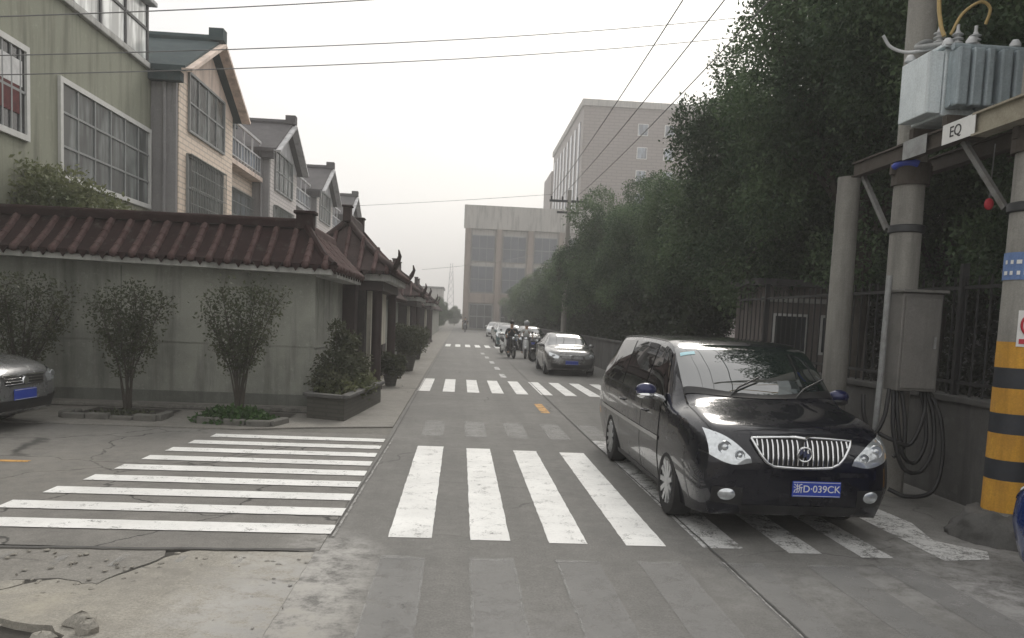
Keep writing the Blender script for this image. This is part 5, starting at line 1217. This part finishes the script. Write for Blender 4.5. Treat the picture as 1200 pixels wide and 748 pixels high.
for k in (-1,0,1): em.prism([(-.022+k*.032,.845-k*.022),(.014+k*.032,.852-k*.022),(.008+k*.032,.80-k*.022),(-.012+k*.032,.785-k*.022)], ey-.008, ey+.008, 'y')
em.build('emblem', M['chrome'], van, smooth=40)
VB.front_patch((-.50,.25),(.50,.25),(.55,.345),(-.55,.345),.005,20,5).build('lower_intake', M['plastic'], van, smooth=180)
VB.front_patch((-.62,.615),(.62,.615),(.60,.655),(-.60,.655),.010,24,4).build('bumper_lip', M['van_paint'], van, smooth=180)
plate(van, .14, VB.front_y(.35,.50)-.012, .505, '浙D·039CK')
for sx in (-.35,.32): MB().tube([(sx,.98,1.20),(sx+.12,1.06,1.30),(sx+.36,1.16,1.40)],.010,6).build('wiper', M['plastic'], van, smooth=60)
for sd_ in (1,-1): VB.patch(lambda b: 2.0, lambda b: 4.6, 4.12, 4.17, .012, sd_, 20, 2).build('roof_rail', M['plastic'], van, smooth=180)
ic = thing('windscreen_sticker', 'small pale blue sticker high on the passenger side of the van windscreen', 'sticker', (VX,VY,0))
VB.patch(lambda b: 1.56, lambda b: 1.61, 4.28, 4.60, .010, -1, 4, 4).build('sticker_face', simple('pale_blue_sticker',(0.35,0.62,0.70),.4), ic, smooth=180)

# ------------------------------------------------------------------ saloons
SB = Body([
 (0.00,.32,.45,.58,.62,.65,.44,.58,.56,.48),(0.05,.24,.46,.66,.71,.75,.60,.72,.69,.58),(0.15,.19,.48,.70,.78,.83,.72,.81,.78,.66),(0.35,.18,.5,.75,.85,.89,.78,.855,.83,.70),
 (0.8,.18,.5,.84,.92,.965,.81,.875,.85,.72),(1.12,.18,.5,.89,.96,1.01,.82,.875,.855,.71),(1.35,.18,.5,.90,1.06,1.12,.82,.875,.855,.69),(1.7,.18,.5,.91,1.25,1.32,.82,.875,.855,.63),
 (2.05,.18,.5,.92,1.36,1.43,.82,.875,.855,.595),(2.6,.18,.5,.93,1.39,1.46,.82,.875,.855,.585),(3.15,.18,.5,.94,1.35,1.42,.82,.875,.855,.585),(3.6,.18,.5,.95,1.17,1.24,.81,.87,.85,.63),
 (3.92,.19,.5,.96,1.01,1.07,.80,.86,.84,.69),(4.3,.23,.5,.94,.98,1.02,.76,.84,.81,.68),(4.44,.28,.5,.88,.92,.95,.68,.78,.75,.63),(4.5,.36,.5,.74,.78,.80,.56,.66,.63,.54)])
_sb = {}
def saloon(label, loc, rz, paint, plate_txt=None, group=None, scale=1.0, bright=True):
    c = thing('parked_car', label, 'car', loc, rz, group); c.scale = (scale,)*3
    if paint not in _sb:
        b = SB.shell().build('body', M[paint], c, smooth=35); carve(b, [(.88,.31),(3.52,.31)], .355, .87); _sb[paint] = b.data
    else:
        b = bpy.data.objects.new('body', _sb[paint]); COL.objects.link(b); b.parent = c
    f0 = lambda b: 1.24-.12*b**1.3; f1 = lambda b: 2.0+.04*b
    w1 = SB.patch(f0, f1, 4.10, 5, .006, 1); w2 = SB.patch(f0, f1, 4.10, 5, .006, -1); w1.add(w2.v,w2.f).build('windscreen', M['car_glass'], c, smooth=180)
    r0 = lambda b: 3.22-.04*b; r1 = lambda b: 3.84+.06*b
    w1 = SB.patch(r0, r1, 4.10, 5, .006, 1); w2 = SB.patch(r0, r1, 4.10, 5, .006, -1); w1.add(w2.v,w2.f).build('rear_window', M['car_glass'], c, smooth=180)
    for sd_ in (1,-1):
        SB.patch(lambda b: 1.42+.55*b, lambda b: 2.42, 3.1, 3.9, .005, sd_).build('side_window', M['side_glass'], c, smooth=180)
        SB.patch(lambda b: 2.5, lambda b: 3.62-.42*b, 3.1, 3.9, .005, sd_).build('side_window', M['side_glass'], c, smooth=180)
        for a, b_ in ((1.32,2.44),(2.47,3.40)):
            d_ = SB.patch(lambda b, a=a: a, lambda b, b_=b_: b_, 1.2, 3.05, .004, sd_, 8, 10).build('door', M[paint], c, smooth=180)
            hy = b_-.15; xh = SB.W(hy,.80); MB().tube([(sd_*(xh+.004),hy-.09,.80),(sd_*(xh+.03),hy-.05,.80),(sd_*(xh+.03),hy+.04,.80),(sd_*(xh+.004),hy+.07,.80)],.012,6).build('handle', M['chrome'], d_, smooth=60)
        mo = MB().ball((sd_*(SB.W(1.62,.98)+.09),1.62,1.0),(.10,.06,.07),12,8).build('wing_mirror', M[paint], c, smooth=180)
        hl = SB.front_patch((sd_*.78,.66),(sd_*.46,.60),(sd_*.44,.685),(sd_*.775,.80),.007,12,8,.015).build('headlight', M['lamp_lens'], c, smooth=180)
        y = SB.front_y(.64,.69)-.010; MB().ball((sd_*.64,y,.69),(.05,.012,.05),12,8).build('lamp', M['lamp_dark'], hl, smooth=180)
        SB.front_patch((sd_*.72,.72),(sd_*.46,.74),(sd_*.46,.85),(sd_*.74,.88),.006,8,6,0,True).build('tail_lamp', M['tail_red'], c, smooth=180)
        SB.front_patch((sd_*.70,.30),(sd_*.48,.28),(sd_*.48,.42),(sd_*.72,.44),.005,6,5).build('fog_recess', M['plastic'], c, smooth=180)
        wheel(c, sd_*.775, .88, .31, .2, sd_, 7); wheel(c, sd_*.775, 3.52, .31, .2, sd_, 7)
    SB.front_patch((-.36,.585),(.36,.585),(.42,.70),(-.42,.70),.007,16,6).build('grille', M['plastic'], c, smooth=180)
    for k in range(3): z = .605+k*.035; MB().tube([(x, SB.front_y(x,z)-.012, z) for x in [-.37+.74*i/14 for i in range(15)]],.007,6).build('grille_bar', M['chrome'], c, smooth=60)
    MB().tube([(x, SB.front_y(x,.71)-.012, .712) for x in [-.43+.86*i/14 for i in range(15)]],.012,6).build('grille_trim', M['chrome'], c, smooth=60)
    MB().lathe([(.0,-.01),(.05,-.01),(.055,.01)],(0,SB.front_y(0,.645)-.02,.645),18,'y').build('emblem', M['chrome'], c, smooth=40)
    SB.front_patch((-.62,.27),(.62,.27),(.58,.40),(-.58,.40),.006,18,5).build('lower_intake', M['plastic'], c, smooth=180)
    plate(c, 0, SB.front_y(.22,.46)-.012, .47, plate_txt)
    return c
saloon('silver grey saloon nosing in at the left frame edge beside the wall', (-6.2,11.75,0.0), R(84), 'silver_paint', scale=1.12)
saloon('pale silver saloon facing the camera beyond the middle zebra crossing', (3.80,26.6,0), 0, 'sedan_paint', scale=0.99)
bc = saloon('dark blue car, only one rounded corner of it showing at the right frame edge', (5.17,5.98,0), R(180), 'blue_paint', scale=1.0)
CG = 'cars parked far down the right kerb'
saloon('dark car with teal paint parked nose out far down the road, left of the motorcycles', (3.1,50.5,0), R(-4), 'teal_car', group=CG)
saloon('white car parked far down the road behind the teal one', (3.6,58.0,0), R(3), 'white_car', group=CG)
saloon('black car parked along the far kerb beyond the white one', (4.2,46.0,0), R(0), 'black_car', group=CG)
saloon('grey car parked far down the kerb, fifth beyond the scooters', (3.7,66.0,0), R(2), 'sedan_paint', group=CG)
saloon('small white car at the far end of the kerbside row', (3.3,75.0,0), R(-3), 'white_car', group=CG)

# ================================================================== SCOOTERS AND PEOPLE
def scooter_proto(paint):
    s = thing('scooter', '', 'scooter')
    for y, nm in ((-.58,'front'),(.58,'rear')):
        wh = MB().lathe([(.17,-.045),(.24,-.05),(.265,-.03),(.27,0),(.265,.03),(.24,.05),(.17,.045)],(0,0,0),24,'x',closed=True).build('wheel', M['rubber'], s, smooth=40); wh.location = (0,y,.27)
        MB().lathe([(.02,-.05),(.17,-.02),(.17,.02),(.02,.05)],(0,0,0),18,'x').build('rim', M['alloy'], wh, smooth=40)
    m = MB(); m.tube([(0,-.30,.42),(0,-.36,.75),(0,-.30,.98)],[.16,.15,.10],12); m.tube([(0,-.32,.36),(0,.0,.26),(0,.30,.34)],[.14,.13,.15],12); m.tube([(0,.18,.42),(0,.42,.60),(0,.78,.66)],[.14,.17,.09],12); m.ball((0,-.56,.5),(.09,.24,.10),12,8)
    m.build('body', M[paint], s, smooth=60)
    MB().tube([(0,.10,.72),(0,.35,.76),(0,.72,.80)],[.11,.14,.10],12).build('seat', M['plastic'], s, smooth=60)
    MB().tube([(-.34,-.20,1.02),(-.15,-.29,1.02),(0,-.31,1.0),(.15,-.29,1.02),(.34,-.20,1.02)],.02,8).build('handlebar', M['dark_metal'], s, smooth=60)
    MB().tube([(0,-.60,.27),(0,-.42,.7)],.035,8).tube([(0,-.42,.7),(0,-.32,.98)],.03,8).build('fork', M['dark_metal'], s, smooth=60)
    MB().ball((0,-.40,.92),(.09,.05,.075),12,8).build('headlight', M['lamp_lens'], s, smooth=180)
    for sd_ in (-1,1): MB().tube([(sd_*.22,-.27,1.03),(sd_*.30,-.29,1.22)],.009,6).ball((sd_*.31,-.29,1.25),(.06,.015,.045),10,6).build('mirror', M['plastic'], s, smooth=60)
    MB().box((-.12,.70,.84),(.12,.98,1.08)).build('top_box', M[paint], s, bevel=.03)
    return s
def person(label, loc, rz, pose, top, low, hat=None, group=None):
    """one skinned body; 'ride' sits astride with hands forward, 'stand' stands, 'walk' strides"""
    J = {'pel':(0,0,.95),'ch':(0,.0,1.28),'nk':(0,0,1.47),'hd0':(0,-.01,1.56),'hd':(0,-.02,1.70)}
    if pose == 'ride':
        J = {'pel':(0,.28,.86),'ch':(0,.16,1.22),'nk':(0,.10,1.42),'hd0':(0,.07,1.50),'hd':(0,.05,1.64)}
        L = lambda s: [(s*.20,.02,1.36),(s*.30,.0,1.15),(s*.31,-.20,1.05)]; G = lambda s: [(s*.11,.25,.84),(s*.20,-.10,.70),(s*.17,-.02,.30),(s*.17,-.14,.26)]
    elif pose == 'walk':
        L = lambda s: [(s*.20,0,1.42),(s*.25,s*.10,1.15),(s*.24,s*.12-.10,.90)]; G = lambda s: [(s*.10,0,.90),(s*.10,-s*.14,.50),(s*.10,-s*.16+.10,.09),(s*.10,-s*.16-.04,.04)]
    else:
        L = lambda s: [(s*.20,0,1.42),(s*.26,.03,1.15),(s*.26,-.06,.90)]; G = lambda s: [(s*.10,0,.90),(s*.11,-.02,.50),(s*.11,.03,.09),(s*.12,-.12,.04)]
    def skin(vs, es, rs, name, mat, parent, lv=1):
        me = bpy.data.meshes.new(name); me.from_pydata(vs, es, []); o = bpy.data.objects.new(name, me); COL.objects.link(o)
        md = o.modifiers.new('s','SKIN'); sv = me.skin_vertices[0].data
        for i, r in enumerate(rs): sv[i].radius = (r, r)
        sv[0].use_root = True; sb = o.modifiers.new('u','SUBSURF'); sb.levels = lv; sb.render_levels = lv
        me2 = bpy.data.meshes.new_from_object(o.evaluated_get(bpy.context.evaluated_depsgraph_get())); bpy.data.objects.remove(o)
        me2.materials.append(mat); me2.polygons.foreach_set('use_smooth',[True]*len(me2.polygons)); q = bpy.data.objects.new(name, me2); COL.objects.link(q); q.parent = parent; return q
    p = thing('person', label, 'person', loc, rz, group)
    vs = [J['pel'],J['ch'],J['nk'],J['hd0'],J['hd']]; es = [(0,1),(1,2),(2,3),(3,4)]; rs = [.14,.15,.06,.085,.095]
    for s in (-1,1):
        a = len(vs); vs += L(s); es += [(1,a),(a,a+1),(a+1,a+2)]; rs += [.062,.042,.034]
        a = len(vs); vs += G(s); es += [(0,a),(a,a+1),(a+1,a+2),(a+2,a+3)]; rs += [.09,.065,.045,.04]
    skin(vs, es, rs, 'body', M['skin'], p, 2)
    v2 = [J['pel'],J['ch'],tuple(np.array(J['nk'])-np.array((0,0,.05)))]; e2 = [(0,1),(1,2)]; r2 = [.165,.172,.085]
    for s in (-1,1):
        a = len(v2); l = L(s); v2 += [l[0],l[1],tuple(np.array(l[1])*.35+np.array(l[2])*.65)]; e2 += [(1,a),(a,a+1),(a+1,a+2)]; r2 += [.08,.058,.05]
    skin(v2, e2, r2, 'top', M[top], p, 2)
    v3 = [tuple(np.array(J['pel'])+np.array((0,0,.03)))]; e3 = []; r3 = [.158]
    for s in (-1,1):
        a = len(v3); g_ = G(s); v3 += g_[:3]; e3 += [(0,a),(a,a+1),(a+1,a+2)]; r3 += [.105,.078,.058]
    skin(v3, e3, r3, 'trousers', M[low], p, 2)
    h = Vector(J['hd'])
    if hat: MB().ball((h.x,h.y+.005,h.z+.03),(.135,.15,.135),16,12).build('helmet', M[hat], p, smooth=180)
    else: MB().ball((h.x,h.y+.02,h.z+.035),(.105,.12,.10),14,10).build('hair', M['hair'], p, smooth=180)
    for s in (-1,1): MB().ball((h.x+s*.035,h.y-.095,h.z+.0),(.014,.008,.01),8,6).build('eye', M['hair'], p, smooth=180)
    MB().ball((h.x,h.y-.105,h.z-.03),(.014,.02,.022),8,6).build('nose', M['skin'], p, smooth=180)
    for s in (-1,1):
        hd = Vector(L(s)[2])
        for k in range(4): MB().tube([hd+Vector((s*(-.02+.013*k),-.02,-.02)),hd+Vector((s*(-.02+.013*k),-.06,-.05)),hd+Vector((s*(-.02+.013*k),-.05,-.085))],.008,5).build('finger', M['skin'], p, smooth=60)
    return p
scA = scooter_proto('black_car'); scB = scooter_proto('white_car'); scC = scooter_proto('sedan_paint')
SGp = 'scooters along the right side of the road'
def put(o, x, y, rz, lb): o.location = (x,y,0); o.rotation_euler = (0,0,rz); return tag(o, lb, 'scooter', SGp)
put(scA, 2.45, 37.6, R(8), 'dark scooter ridden towards the camera at the front of the group'); person('person in a dark jacket riding the foremost dark scooter', (2.45,37.6,0), R(8), 'ride', 'shirt_dark', 'trousers')
put(scB, 3.15, 37.8, R(-6), 'white scooter ridden by the person in white'); person('person in a white shirt and grey helmet riding a white scooter', (3.15,37.8,0), R(-6), 'ride', 'shirt_white', 'trousers', 'helmet')
put(copy_tree(scA), 3.75, 35.2, R(-60), 'dark scooter parked sideways, nearest to the white scooter')
put(copy_tree(scA), 4.35, 34.6, R(-70), 'dark scooter parked at the kerb just left of the pale silver saloon')
put(scC, 4.05, 36.2, R(-55), 'grey scooter parked at the kerb behind the dark ones')
put(copy_tree(scB), 2.35, 41.5, R(12), 'white scooter standing far back in front of the teal car')
scD = copy_tree(scA); put(scD, 0.55, 92.0, R(0), 'tiny far scooter in the middle of the road end'); person('tiny far person in dark clothes riding in the middle of the road', (0.55,92,0), 0, 'ride', 'shirt_dark', 'trousers')

# ================================================================== HAZE
hz = NB('haze_air'); hz.t.nodes.remove(hz.b); pv = hz.n('VolumePrincipled'); pv.inputs['Color'].default_value = (0.94,0.93,0.925,1); pv.inputs['Density'].default_value = HAZE_DENSITY; pv.inputs['Anisotropy'].default_value = 0.0
hz.l(pv.outputs[0], hz.out.inputs['Volume'])
tag(MB().box((-480,-160,-1.2),(480,960,42)).build('haze', hz.m, None), None, None, kind='stuff')
